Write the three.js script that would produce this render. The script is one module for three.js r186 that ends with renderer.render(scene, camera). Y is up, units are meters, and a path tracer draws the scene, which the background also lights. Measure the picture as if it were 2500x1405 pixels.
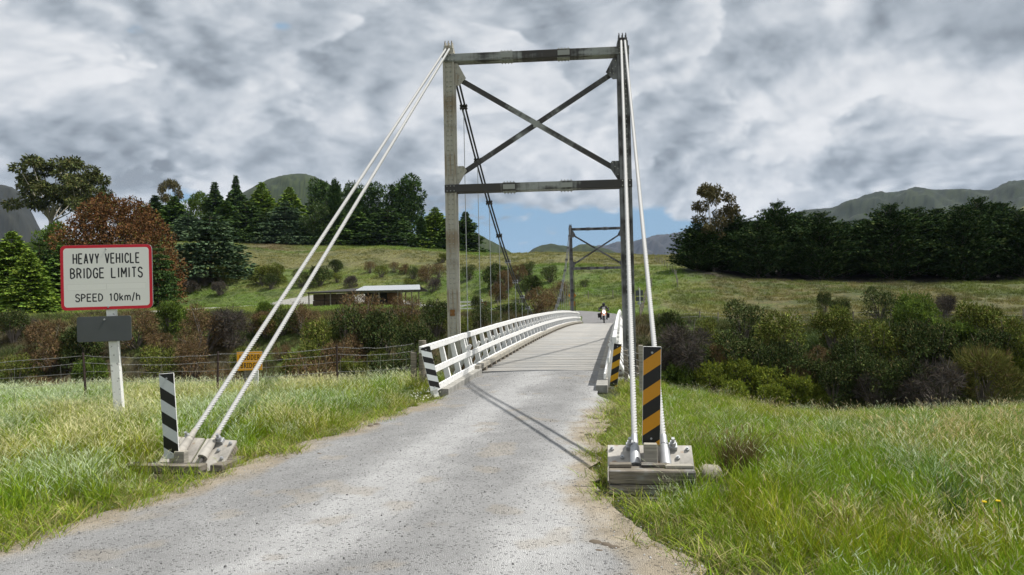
import * as THREE from 'three';
import { mergeGeometries, mergeVertices } from 'three/addons/utils/BufferGeometryUtils.js';
import { RoundedBoxGeometry } from 'three/addons/geometries/RoundedBoxGeometry.js';
import { MarchingCubes } from 'three/addons/objects/MarchingCubes.js';

// ───────── camera, sky, sun, exposure ─────────
const V = (x, y, z) => new THREE.Vector3(x, y, z);
const scene = new THREE.Scene();
const FOCAL = 1736;                                      // in pixels of the 2500 x 1405 photograph
const camera = new THREE.PerspectiveCamera(2 * Math.atan(702.5 / FOCAL) * 180 / Math.PI, 1024 / 575, 0.05, 30000);
camera.rotation.order = 'YXZ';
camera.position.set(2.0387, 1.8414, 0);
camera.rotation.set(0.02213, 0.15404, -0.02026);
camera.updateMatrixWorld(true);
scene.add(camera);
const renderer = new THREE.WebGLRenderer({ antialias: true });
renderer.toneMapping = THREE.LinearToneMapping;
renderer.toneMappingExposure = 1.12;
renderer.shadowMap.enabled = true;
const SUN_DIR = V(0.53, 1, -0.064).normalize();
const sun = new THREE.DirectionalLight(new THREE.Color(1.0, 0.965, 0.9), 4.7);
sun.position.copy(SUN_DIR).multiplyScalar(120).add(V(0, 0, -40));
sun.target.position.set(0, 0, -40);
sun.castShadow = true;
sun.shadow.mapSize.set(4096, 4096);
Object.assign(sun.shadow.camera, { left: -90, right: 90, top: 90, bottom: -90, near: 1, far: 400 });
sun.shadow.radius = 1.6;
scene.add(sun, sun.target);

// seeded random and value noise
function rng(seed) { let a = seed >>> 0; return () => { a = (a + 0x6d2b79f5) | 0; let t = Math.imul(a ^ (a >>> 15), 1 | a); t = (t + Math.imul(t ^ (t >>> 7), 61 | t)) ^ t; return ((t ^ (t >>> 14)) >>> 0) / 4294967296; }; }
const TAB = new Float32Array(65536); { const r = rng(77); for (let i = 0; i < 65536; i++) TAB[i] = r(); }
function vn(x, y) {
  const xi = Math.floor(x), yi = Math.floor(y), fx = x - xi, fy = y - yi;
  const u = fx * fx * fx * (fx * (fx * 6 - 15) + 10), v = fy * fy * fy * (fy * (fy * 6 - 15) + 10);
  const x0 = xi & 255, x1 = (xi + 1) & 255, y0 = (yi & 255) << 8, y1 = ((yi + 1) & 255) << 8;
  const a = TAB[y0 + x0], b = TAB[y0 + x1], c = TAB[y1 + x0], d = TAB[y1 + x1];
  return a + (b - a) * u + (c - a) * v + (a - b - c + d) * u * v;
}
function fbm(x, y, oct = 5, gain = 0.5) { let s = 0, a = 1, t = 0; for (let i = 0; i < oct; i++) { s += a * vn(x, y); t += a; a *= gain; const nx = x * 1.62 - y * 1.18 + 13.7; y = x * 1.18 + y * 1.62 + 7.1; x = nx; } return s / t; }
function puff(x, y, oct) { let s = 0, a = 1, t = 0; for (let i = 0; i < oct; i++) { const q = 2 * vn(x, y) - 1; s += a * Math.sqrt(q * q + .03); t += a; a *= .52; const nx = x * 1.62 - y * 1.18 + 13.7; y = x * 1.18 + y * 1.62 + 7.1; x = nx; } return s / t; }
const clamp = (x, a = 0, b = 1) => Math.min(b, Math.max(a, x));
const mix = (a, b, t) => a + (b - a) * t;
const sst = (a, b, x) => { const t = clamp((x - a) / (b - a)); return t * t * (3 - 2 * t); };
const lerpTab = (tab, x) => { if (x <= tab[0][0]) return tab[0][1]; for (let i = 1; i < tab.length; i++) if (x <= tab[i][0]) { const t = (x - tab[i - 1][0]) / (tab[i][0] - tab[i - 1][0]); return mix(tab[i - 1][1], tab[i][1], t * t * (3 - 2 * t)); } return tab[tab.length - 1][1]; };

// a ray through a spot of the photograph; at() gives the point d metres along the bridge axis
const RAYQ = camera.quaternion.clone();
const ray = (px, py) => V((px - 1250) / FOCAL, -(py - 702.5) / FOCAL, -1).applyQuaternion(RAYQ);
const at = (px, py, d) => { const r = ray(px, py); return r.multiplyScalar(-d / r.z).add(camera.position); };

// the sky: broken stratocumulus under thin blue, the same field all round
function makeSky() {
  const W = 4096, H = 2048, data = new Float32Array(W * H * 4);
  const azel = (px, py) => { const r = ray(px, py).normalize(); return [Math.atan2(r.x, -r.z), Math.asin(r.y)]; };
  // broad masses of thicker (+) and thinner (-) cloud: where they hang, how wide, how much
  const masses = [[500, 400, .30, .05, .10], [120, 420, .20, .06, .05], [2230, 40, .14, .09, .13], [2350, 380, .22, .05, .12], [1640, 290, .10, .05, .09], [1420, 500, .18, .03, .09], [760, 300, .12, .07, .06], [1050, 60, .10, .05, .06],
    [200, 160, .16, .06, -.10], [620, 190, .10, .08, -.07], [2050, 260, .14, .07, -.10], [1330, 60, .10, .05, -.08], [1750, 90, .10, .05, .06], [1850, 430, .2, .04, -.10], [60, 500, .2, .03, -.06], [420, 480, .10, .02, -.16], [2400, 160, .08, .05, -.05]]
    .map(([px, py, ra, re, a]) => [...azel(px, py), ra, re, a]);
  const gaps = [[1330, 610, .22, .055, 1.2], [1500, 600, .12, .045, .6], [1130, 560, .07, .05, .5], [330, 68, .018, .010, .5], [690, 65, .02, .012, .4], [430, 480, .05, .015, .6]].map(([px, py, ra, re, a]) => [...azel(px, py), ra, re, a]);
  const j0 = Math.floor(H * 0.485);
  for (let j = 0; j < H; j++) {
    const el = (j + 0.5) / H * Math.PI - Math.PI / 2, y = Math.sin(el), c = Math.cos(el);
    for (let i = 0; i < W; i++) {
      const o = (j * W + i) * 4; data[o + 3] = 1;
      if (j < j0) { data[o] = .34; data[o + 1] = .37; data[o + 2] = .40; continue; }
      const th = ((i + 0.5) / W - 0.5) * 2 * Math.PI, x = Math.cos(th) * c, z = Math.sin(th) * c, az = Math.atan2(x, -z);
      const yy = Math.max(y, 0) + 0.36, px = x / yy, pz = z / yy;
      const w1 = fbm(px * 1.3 + 31, pz * 1.3 + 5, 4) - .5, w2 = fbm(px * 1.3 - 9, pz * 1.3 + 47, 4) - .5;
      const qx = px * 2.3 + w1 * .5, qz = pz * 2.3 + w2 * .5;
      const low = fbm(qx * .75 + 3.3, qz * .75 - 8.1, 3), soft = (u, v, o) => .62 * fbm(u * 1.15, v * 1.15, o, .54) + .38 * puff(u, v, o);
      const mid = soft(qx * 1.5 + 60, qz * 1.5, 7), lit = soft(qx * 1.5 + 60 + .13, qz * 1.5 - .04, 5);   // towards the sun: its side of each billow is brighter
      let t = low * .62 + (.96 - mid) * .38, gap = 0;
      for (const m of masses) { let da = az - m[0]; if (da > Math.PI) da -= 2 * Math.PI; if (da < -Math.PI) da += 2 * Math.PI; const q = (da / m[2]) ** 2 + ((el - m[1]) / m[3]) ** 2; if (q < 8) t += m[4] * Math.exp(-q); }
      for (const m of gaps) { let da = az - m[0]; const q = (da / m[2]) ** 2 + ((el - m[1]) / m[3]) ** 2; if (q < 8) gap += m[4] * Math.exp(-q); }
      const thick = sst(.31, .66, t);
      let L = mix(.73, .36, thick) + (mid - .46) * .42 + (mid - lit) * .9;
      const c2 = fbm(qx * 1.25 + 210, qz * 1.25 + 33, 7, .52), c3 = fbm(qx * 1.25 + 210 + .08, qz * 1.25 + 33 - .025, 6, .52), e2 = sst(.495, .55, c2 + (mid - .46) * .3);
      L = mix(L, .525 + (c2 - c3) * 3.4 - (c2 - .55) * .9 - thick * .10, e2 * .62);
      L *= 1 + .22 * Math.exp(-(Math.acos(clamp(x * SUN_DIR.x + y * SUN_DIR.y + z * SUN_DIR.z, -1, 1)) ** 2) / .5);
      L = L < .62 ? L : .62 + (1 - Math.exp(-(L - .62) / .22)) * .24; L = Math.max(L, .25);
      const cool = sst(.85, .28, L);
      let r = L * mix(.99, .885, cool), g = L, b = L * mix(1.02, 1.13, cool);
      const hz = Math.exp(-Math.max(el, 0) / .05) * .45;                      // the low cloud melts together
      r = mix(r, .54, hz); g = mix(g, .61, hz); b = mix(b, .68, hz);
      const rag = fbm(az * 22 + 7, el * 60, 5, .55) - .5, blue = sst(.34, .80, gap * (1 + rag * 1.6) + rag * .5 * Math.min(1, gap * 1.5));
      const bh = Math.exp(-Math.max(el, 0) / .12);
      r = mix(r, mix(.22, .31, bh), blue); g = mix(g, mix(.38, .45, bh), blue); b = mix(b, mix(.56, .57, bh), blue);
      data[o] = r; data[o + 1] = g; data[o + 2] = b;
    }
  }
  const t = new THREE.DataTexture(data, W, H, THREE.RGBAFormat, THREE.FloatType);
  t.mapping = THREE.EquirectangularReflectionMapping; t.magFilter = t.minFilter = THREE.LinearFilter; t.wrapS = THREE.RepeatWrapping; t.needsUpdate = true;
  return t;
}
const sky = makeSky();
scene.background = sky; scene.environment = sky;
scene.fog = new THREE.FogExp2(new THREE.Color(.48, .64, .92), 0.000034);

// ───────── helpers: names, things, parts ─────────
const taken = new Map();
function numbered(name) { const n = taken.get(name) ?? 0; taken.set(name, n + 1); return n ? name + '_' + String(n).padStart(3, '0') : name; }
const shade = (o) => { o.traverse((m) => { if (m.isMesh) { m.castShadow = true; m.receiveShadow = true; } }); return o; };
function thing(name, label, category, pos = [0, 0, 0], turn = 0, group) {
  const o = new THREE.Group(); o.name = numbered(name); o.position.set(...pos); o.rotation.y = turn; scene.add(o);
  o.userData = { label, category }; if (group) o.userData.group = group; return o;
}
function part(name, geo, mat, parent, extra) { const m = new THREE.Mesh(geo, mat); m.name = name; m.castShadow = m.receiveShadow = true; if (extra) Object.assign(m.userData, extra); parent.add(m); return m; }
function struct(name, geo, mat) { const m = part(numbered(name), geo, mat, scene); m.userData.kind = 'structure'; return m; }
function stuff(name, obj, label, category) { obj.name = numbered(name); obj.userData = { kind: 'stuff', label, category }; obj.castShadow = obj.receiveShadow = true; scene.add(obj); return obj; }
function copyOf(o, label, group) { const c = o.clone(); c.name = numbered(o.name.replace(/_\d{3}$/, '')); c.userData = { ...o.userData, label }; if (group) c.userData.group = group; scene.add(c); return c; }

// geometry: every solid gets uv in metres by the face's main direction
function uvm(g) {
  g = g.index ? g.toNonIndexed() : g; const p = g.attributes.position, n = g.attributes.normal, uv = new Float32Array(p.count * 2);
  for (let i = 0; i < p.count; i++) {
    const ax = Math.abs(n.getX(i)), ay = Math.abs(n.getY(i)), az = Math.abs(n.getZ(i));
    let u, v; if (ax >= ay && ax >= az) { u = p.getZ(i); v = p.getY(i); } else if (ay >= az) { u = p.getX(i); v = p.getZ(i); } else { u = p.getX(i); v = p.getY(i); }
    uv[i * 2] = u; uv[i * 2 + 1] = v;
  }
  g.setAttribute('uv', new THREE.BufferAttribute(uv, 2)); return g;
}
const rb = (w, h, d, r = .006) => uvm(new RoundedBoxGeometry(w, h, d, 1, Math.min(r, w / 3, h / 3, d / 3)));
const bx = (w, h, d) => uvm(new THREE.BoxGeometry(w, h, d));
const cyl = (r0, r1, h, n = 14) => uvm(new THREE.CylinderGeometry(r0, r1, h, n));
const mv = (g, x = 0, y = 0, z = 0) => g.translate(x, y, z);
const QY = V(0, 1, 0), QX = V(1, 0, 0);
function along(g, a, b, axis = QY) { const d = b.clone().sub(a), q = new THREE.Quaternion().setFromUnitVectors(axis, d.clone().normalize()); g.applyQuaternion(q); return g.translate((a.x + b.x) / 2, (a.y + b.y) / 2, (a.z + b.z) / 2); }
const bar = (a, b, r, n = 8) => along(cyl(r, r, a.distanceTo(b), n), a, b);
function beamBetween(a, b, w, h, r = .006) {              // rectangular bar, h upright, w across
  const L = a.distanceTo(b), g = rb(L, h, w, r), d = b.clone().sub(a).normalize();
  const side = V(0, 1, 0).cross(d).negate().normalize(), up = d.clone().cross(side).negate().normalize();
  const m = new THREE.Matrix4().makeBasis(d, up, d.clone().cross(up)); g.applyMatrix4(m);
  return g.translate((a.x + b.x) / 2, (a.y + b.y) / 2, (a.z + b.z) / 2);
}
const merge = (list) => mergeGeometries(list.map((g) => { g = g.index ? g.toNonIndexed() : g; for (const k of Object.keys(g.attributes)) if (!['position', 'normal', 'uv'].includes(k)) g.deleteAttribute(k); return g; }));
function extrude(pts, depth, bevel = .003) {
  const s = new THREE.Shape(pts.map(([x, y]) => new THREE.Vector2(x, y)));
  return uvm(new THREE.ExtrudeGeometry(s, { depth, bevelEnabled: bevel > 0, bevelSize: bevel, bevelThickness: bevel, bevelSegments: 1 }));
}
const tubeThrough = (pts, r, seg, n = 5) => new THREE.TubeGeometry(new THREE.CatmullRomCurve3(pts), seg, r, n);

// textures
function tex(size, fn, { srgb = true, rep = 1 } = {}) {
  const d = new Uint8Array(size * size * 4);
  for (let j = 0; j < size; j++) for (let i = 0; i < size; i++) { const c = fn(i / size, j / size, i, j), o = (j * size + i) * 4; for (let k = 0; k < 3; k++) d[o + k] = clamp(Array.isArray(c) ? c[k] : c) * 255; d[o + 3] = 255; }
  const t = new THREE.DataTexture(d, size, size); t.wrapS = t.wrapT = THREE.RepeatWrapping; t.magFilter = t.minFilter = THREE.LinearFilter; if (srgb) t.colorSpace = THREE.SRGBColorSpace; t.repeat.set(rep, rep); t.needsUpdate = true; return t;
}
// noise that tiles over the unit square
function tn(u, v, f, oct = 4, fv = f) { let s = 0, a = 1, t = 0; for (let o = 0; o < oct; o++) { const n = f << o, m = fv << o, x = u * n, y = v * m, xi = Math.floor(x), yi = Math.floor(y), fx = x - xi, fy = y - yi, sx = fx * fx * (3 - 2 * fx), sy = fy * fy * (3 - 2 * fy), g = (p, q) => TAB[(((q % m) * 131 + o * 57) & 255) * 256 + (((p % n) * 17 + o * 29) & 255)];
  s += a * mix(mix(g(xi, yi), g(xi + 1, yi), sx), mix(g(xi, yi + 1), g(xi + 1, yi + 1), sx), sy); t += a; a *= .5; } return s / t; }
const toS = (c) => c.map((x) => x <= .0031308 ? x * 12.92 : 1.055 * Math.pow(x, 1 / 2.4) - .055);
const std = (o) => new THREE.MeshStandardMaterial({ roughness: .9, metalness: 0, ...o });
const lin = (r, g, b) => new THREE.Color().setRGB(r, g, b);

const grain = tex(512, (u, v) => { const k = tn(u * 1, v, 4, 2), s = tn(u, v, 2, 1); const f = tn(u, v, 5, 3, 60), cr = tn(u, v, 3, 1, 30); const crack = cr > .86 ? .35 : 0; return clamp(.62 + (f - .5) * .5 + (k - .5) * .3 + (s - .5) * .1 - crack); }, {});
const woodMap = (base, amt) => tex(512, (u, v) => { const f = tn(u, v, 5, 3, 60), k = tn(u, v, 4, 4), cr = tn(u, v, 2, 2, 30), m = 1 + (f - .5) * amt + (k - .5) * amt * .8 - (cr > .7 ? .35 : 0); return toS(base.map((c, i) => c * m * (1 + (k - .5) * [.1, 0, -.12][i]))); });
const M = {
  timber: std({ map: woodMap([.235, .205, .165], .9), bumpMap: grain, bumpScale: .01 }),
  sill: std({ map: tex(1024, (u, v) => { const f = tn(u, v, 6, 3, 90), k = tn(u, v, 5, 4), c1 = tn(u, v, 3, 2, 46), c2 = tn(u, v, 4, 2, 120), st = tn(u, v, 7, 3), m = .78 + (f - .5) * .7 + (k - .5) * .6 - sst(.64, .70, c1) * .55 - sst(.66, .72, c2) * .3; const w = [.255, .222, .175], g = sst(.55, .7, st); return toS(w.map((c, i) => Math.max(.015, mix(c, [.31, .30, .275][i], g) * m))); }), bumpMap: grain, bumpScale: .014 }),
  timberPale: std({ map: woodMap([.33, .305, .255], .7), bumpMap: grain, bumpScale: .007 }),
  white: std({ map: tex(512, (u, v) => { const n = tn(u, v, 6, 4), f = tn(u, v, 48, 2), w = .80 + (n - .5) * .10 + (f - .5) * .05, chip = tn(u, v, 24, 3) > .74 ? .55 : 1; return toS([w * chip, w * .995 * chip, w * .97 * chip]); }), roughness: .6, bumpMap: grain, bumpScale: .002 }),
  cablePaint: std({ color: lin(.46, .46, .45), roughness: .55 }),
  cableDark: std({ color: lin(.075, .08, .085), roughness: .6, metalness: .35 }),
  galv: std({ color: lin(.42, .43, .44), roughness: .5, metalness: .55 }),
  hanger: std({ color: lin(.36, .38, .38), roughness: .5, metalness: .4 }),
  steelDark: std({ color: lin(.06, .055, .05), roughness: .7 }),
  rust: std({ map: tex(256, (u, v) => { const n = tn(u, v, 8, 4); return toS([.17 + n * .12, .085 + n * .05, .03]); }) }),
  postSteel: std({ color: lin(.055, .035, .03), roughness: .8 }),
  concrete: std({ map: tex(512, (u, v) => { const n = tn(u, v, 6, 5), f = tn(u, v, 64, 2), w = .30 + (n - .5) * .22 + (f - .5) * .1; return toS([w, w * .97, w * .88]); }), bumpMap: grain, bumpScale: .003 }),
  black: std({ color: lin(.012, .012, .013), roughness: .55 }),
  rubber: std({ color: lin(.012, .012, .012), roughness: .85 }),
  signGrey: std({ map: tex(256, (u, v) => { const n = tn(u, v, 5, 4), w = .075 + (n - .5) * .02; return toS([w * .93, w * 1.02, w * 1.08]); }), roughness: .5 }),
  plate: std({ map: tex(512, (u, v) => { const n = tn(u, v, 5, 5), f = tn(u, v, 40, 2), w = .38 + (n - .5) * .34 + (f - .5) * .1, r = sst(.62, .75, tn(u, v, 7, 4)); return toS([mix(w, .3, r), mix(w * .94, .2, r), mix(w * .84, .13, r)]); }), roughness: .75 }),
};
const bark = std({ map: tex(256, (u, v) => { const n = tn(u, v, 24, 3, 4), k = tn(u, v, 6, 3), w = .10 + n * .08 + k * .03; return toS([w, w * .85, w * .68]); }) });
const barkPale = std({ map: tex(256, (u, v) => { const n = tn(u, v, 8, 4), w = .28 + n * .22; return toS([w, w * .93, w * .8]); }) });
const twig = std({ color: lin(.17, .145, .12) });

// ───────── terrain ─────────
const deckY = (d) => { const a = [14, .02], b = [36, .31], c = [64, -.12]; return a[1] * (d - b[0]) * (d - c[0]) / ((a[0] - b[0]) * (a[0] - c[0])) + b[1] * (d - a[0]) * (d - c[0]) / ((b[0] - a[0]) * (b[0] - c[0])) + c[1] * (d - a[0]) * (d - b[0]) / ((c[0] - a[0]) * (c[0] - b[0])); };
const nearEdge = (x) => lerpTab([[-60, 11], [-12, 13], [-4, 14.6], [-2.4, 16.2], [2.4, 16.2], [3.2, 14.2], [6, 12.6], [14, 13.2], [60, 14]], x);
const hillStart = (b) => lerpTab([[-.9, 108], [-.3, 113], [-.157, 97], [-.04, 84], [.07, 74], [.3, 60], [.6, 60]], b);
const hillTop = (b) => lerpTab([[-.9, 24], [-.36, 19.6], [-.157, 15.6], [.07, 13.2], [.2, 9.4], [.4, 9.0], [.7, 9.4]], b);
const hillDist = (b) => lerpTab([[-.5, 206], [.07, 200], [.22, 172]], b);
const hillBase = (b) => lerpTab([[-.36, 2.2], [-.157, 1.3], [-.03, .75], [.08, .1], [.25, -1.6]], b);
// the far road: out of the bridge, then away to the left past the shed
const ROAD2 = [[0, 62], [.2, 68], [-.6, 75], [-6, 82], [-15, 88], [-24, 98], [-32, 109.5], [-42, 114.5], [-51, 114], [-56, 107], [-58, 97], [-57, 86], [-52, 76]].map(([x, d]) => V(x, 0, -d));
const road2 = new THREE.CatmullRomCurve3(ROAD2).getSpacedPoints(220);
const nearRoad2 = (x, d) => { let m = 1e9; if (d < 58 || d > 135 || x > 12) return m; for (const p of road2) { const q = (p.x - x) ** 2 + (p.z + d) ** 2; if (q < m) m = q; } return Math.sqrt(m); };
function hillT(x, d) { const b = (x - 2) / Math.max(d, 30); return (d - hillStart(b)) / (hillDist(b) - hillStart(b)); }
function rawH(x, d) {
  const e = nearEdge(x);
  const bump = (fbm(x * .35 + 9, d * .35, 3) - .5) * .16 + .22 * Math.exp(-(((x - 11) / 4) ** 2) - ((d - 11.5) / 2.4) ** 2);
  const nearRoad = sst(3.0, 4.5, Math.abs(x + .1)), fall = -.24 * sst(2.6, 5, x) * sst(7.5, 12.5, d) * (1 - .75 * sst(8, 13, x));
  const near = bump * nearRoad * sst(-2, 2, d) - .02 + fall;
  if (d < e) return near;
  const b = (x - 2) / Math.max(d, 30), t = hillT(x, d), s = hillStart(b), base = hillBase(b);
  const gorge = mix(near, -9, sst(e - .5, 33, d));
  let top;
  if (t <= 0) { const flat = lerpTab([[-8, 1], [8, 0]], x); top = base - (s - d) * mix(.012, .022, flat); }
  else { const k = mix(1.7, 1.3, sst(.08, .25, b)), q = t < 1 ? 1 - Math.pow(1 - t, k) : 1; top = base + (hillTop(b) - base) * q - Math.max(0, t - 1) * 2.2; top += (fbm(x * .05, d * .05 + 4, 4) - .5) * 2.2 * sst(0, .35, t) + (fbm(x * .3, d * .3, 3) - .5) * .25; }
  if (t <= 0) top += (fbm(x * .12 + 40, d * .12, 3) - .5) * .5 * sst(6, 14, Math.abs(x));
  const F = lerpTab([[-30, 66], [-8, 64], [-4, 61.5], [4, 61.5], [8, 58], [30, 54]], x);
  const f = sst(41, F, d);
  const rough = (fbm(x * .15, d * .15 + 80, 4) - .5) * 3 * Math.sin(Math.PI * clamp((d - e) / (F - e))) * sst(2, 6, Math.abs(x));
  return mix(gorge, top, f) + rough;
}
function groundH(x, z) {
  const d = -z, h = rawH(x, d);
  if (d > 58 && d < 135 && x < 12) { const q = nearRoad2(x, d); if (q < 6) { let best = null, m = 1e9; for (const p of road2) { const k = (p.x - x) ** 2 + (p.z + d) ** 2; if (k < m) { m = k; best = p; } } return mix(roadY2(best), h, Math.max(sst(2.2, 6, q), sst(96, 106, d))); } }
  return h;
}
function roadY2(p) { const d = -p.z; return d < 62.5 ? deckY(62.5) - .03 : mix(deckY(62.5) - .03, rawH(p.x, d), sst(62.5, 80, d)); }
// where a line of sight meets the ground
function hit(px, py, d0 = 14, d1 = 420) { const r = ray(px, py); let pd = d0; for (let d = d0; d < d1; d += .5) { const p = r.clone().multiplyScalar(-d / r.z).add(camera.position); if (p.y < groundH(p.x, p.z)) { let a = pd, c = d; for (let k = 0; k < 10; k++) { const m = (a + c) / 2, q = r.clone().multiplyScalar(-m / r.z).add(camera.position); if (q.y < groundH(q.x, q.z)) c = m; else a = m; } const q = r.clone().multiplyScalar(-c / r.z).add(camera.position); q.y = groundH(q.x, q.z); return q; } pd = d; } return null; }

// albedo of the ground: soil and litter, rough pasture, mown strip, bare earth under the shelter belt
function groundC(x, d) {
  const n1 = fbm(x * .08 + 5, d * .08, 4), n2 = fbm(x * .5, d * .5 + 30, 4), n3 = fbm(x * 2.3 + 8, d * 2.3, 3);
  const b = (x - 2) / Math.max(d, 30), t = hillT(x, d), e = nearEdge(x);
  let c;
  const green = [.150, .235, .038], yel = [.245, .265, .068], brown = [.165, .125, .060], soil = [.15, .115, .075];
  const mx = (a, q, k) => a.map((v, i) => mix(v, q[i], k));
  if (d < e + 3) c = mx([.10, .125, .03], [.16, .13, .075], sst(.45, .7, n2));
  else if (d < 40) c = mx([.07, .068, .032], [.10, .075, .045], n2);
  else {
    const bank = 1 - sst(60, 67, d + (n1 - .5) * 10);
    c = mx(green, yel, sst(.35, .75, n1 * .6 + n2 * .4));
    const tt = t + (n1 - .5) * .07, lo = lerpTab([[-.2, .27], [-.1, .40]], b), hi = lerpTab([[-.2, .52], [-.1, 1.5]], b), cut = b < .12 ? sst(lo, lo + .07, tt) * (1 - sst(hi, hi + .05, tt)) : sst(.02, .2, t) * sst(.42, .62, n1 * .5 + n2 * .5);
    c = mx(c, mx([.29, .26, .105], [.23, .20, .08], n2), cut * .75);
    if (b < -.2) c = mx(c, [.21, .15, .09], sst(.55, .62, t) * Math.exp(-(((b + .52) / .05) ** 2)) * .8);
    if (b > .06) c = mx(c, mx([.135, .150, .036], [.19, .165, .058], sst(.4, .66, n1 * .5 + n2 * .5)), .75 * sst(.06, .16, b));
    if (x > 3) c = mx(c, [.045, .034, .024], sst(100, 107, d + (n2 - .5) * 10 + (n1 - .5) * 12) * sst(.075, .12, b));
    if (t > .02) { const hh = groundH(x, -d), tr = (hh * .62 + fbm(x * .06, d * .06, 2) * 2.2) % 1; c = mx(c, [.25, .21, .115], sst(.10, .02, Math.abs(tr - .5)) * .55 * sst(.42, .6, fbm(x * .09 + 31, d * .05, 3))); c = mx(c, [.075, .10, .03], sst(.52, .66, fbm(x * .33 + 9, d * .33, 4)) * .5); }
    const dry = mx([.12, .105, .05], brown, sst(.4, .62, n2));
    c = mx(c, mx(dry, green, b > .05 ? .8 : sst(.5, .72, n1)), bank);
  }
  const k = .82 + .36 * n3; return c.map((v) => v * k);
}
{
  const xs = [], ds = []; const run = (arr, a, b, s) => { for (let v = a; v < b - 1e-6; v += s) arr.push(v); };
  run(xs, -1500, -400, 100); run(xs, -400, -220, 10); run(xs, -220, -70, 1.4); run(xs, -70, -24, .8); run(xs, -24, 24, .4); run(xs, 24, 70, .8); run(xs, 70, 160, 1.4); run(xs, 160, 400, 12); run(xs, 400, 1500, 100); xs.push(1500);
  run(ds, -1500, -300, 150); run(ds, -300, -20, 20); run(ds, -20, 0, 2); run(ds, 0, 24, .4); run(ds, 24, 75, .6); run(ds, 75, 220, .9); run(ds, 220, 320, 5); run(ds, 320, 1500, 60); ds.push(1500);
  const nx = xs.length, nd = ds.length, pos = new Float32Array(nx * nd * 3), col = new Float32Array(nx * nd * 3), uv = new Float32Array(nx * nd * 2), idx = [];
  for (let j = 0; j < nd; j++) for (let i = 0; i < nx; i++) {
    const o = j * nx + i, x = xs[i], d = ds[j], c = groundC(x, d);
    let y = groundH(x, -d);
    pos.set([x, y, -d], o * 3); col.set(c, o * 3); uv.set([x / 3, d / 3], o * 2);
    if (i && j) idx.push(o - nx - 1, o - nx, o, o - nx - 1, o, o - 1);
  }
  const g = new THREE.BufferGeometry(); g.setAttribute('position', new THREE.BufferAttribute(pos, 3)); g.setAttribute('color', new THREE.BufferAttribute(col, 3)); g.setAttribute('uv', new THREE.BufferAttribute(uv, 2)); g.setIndex(idx); g.computeVertexNormals();
  const dt = tex(512, (u, v) => { const n = tn(u, v, 12, 5), f = tn(u, v, 100, 2); return clamp(.72 + (n - .5) * .55 + (f - .5) * .5); });
  struct('ground', g, std({ vertexColors: true, map: dt, bumpMap: dt, bumpScale: .06, roughness: 1 }));
}

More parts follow.
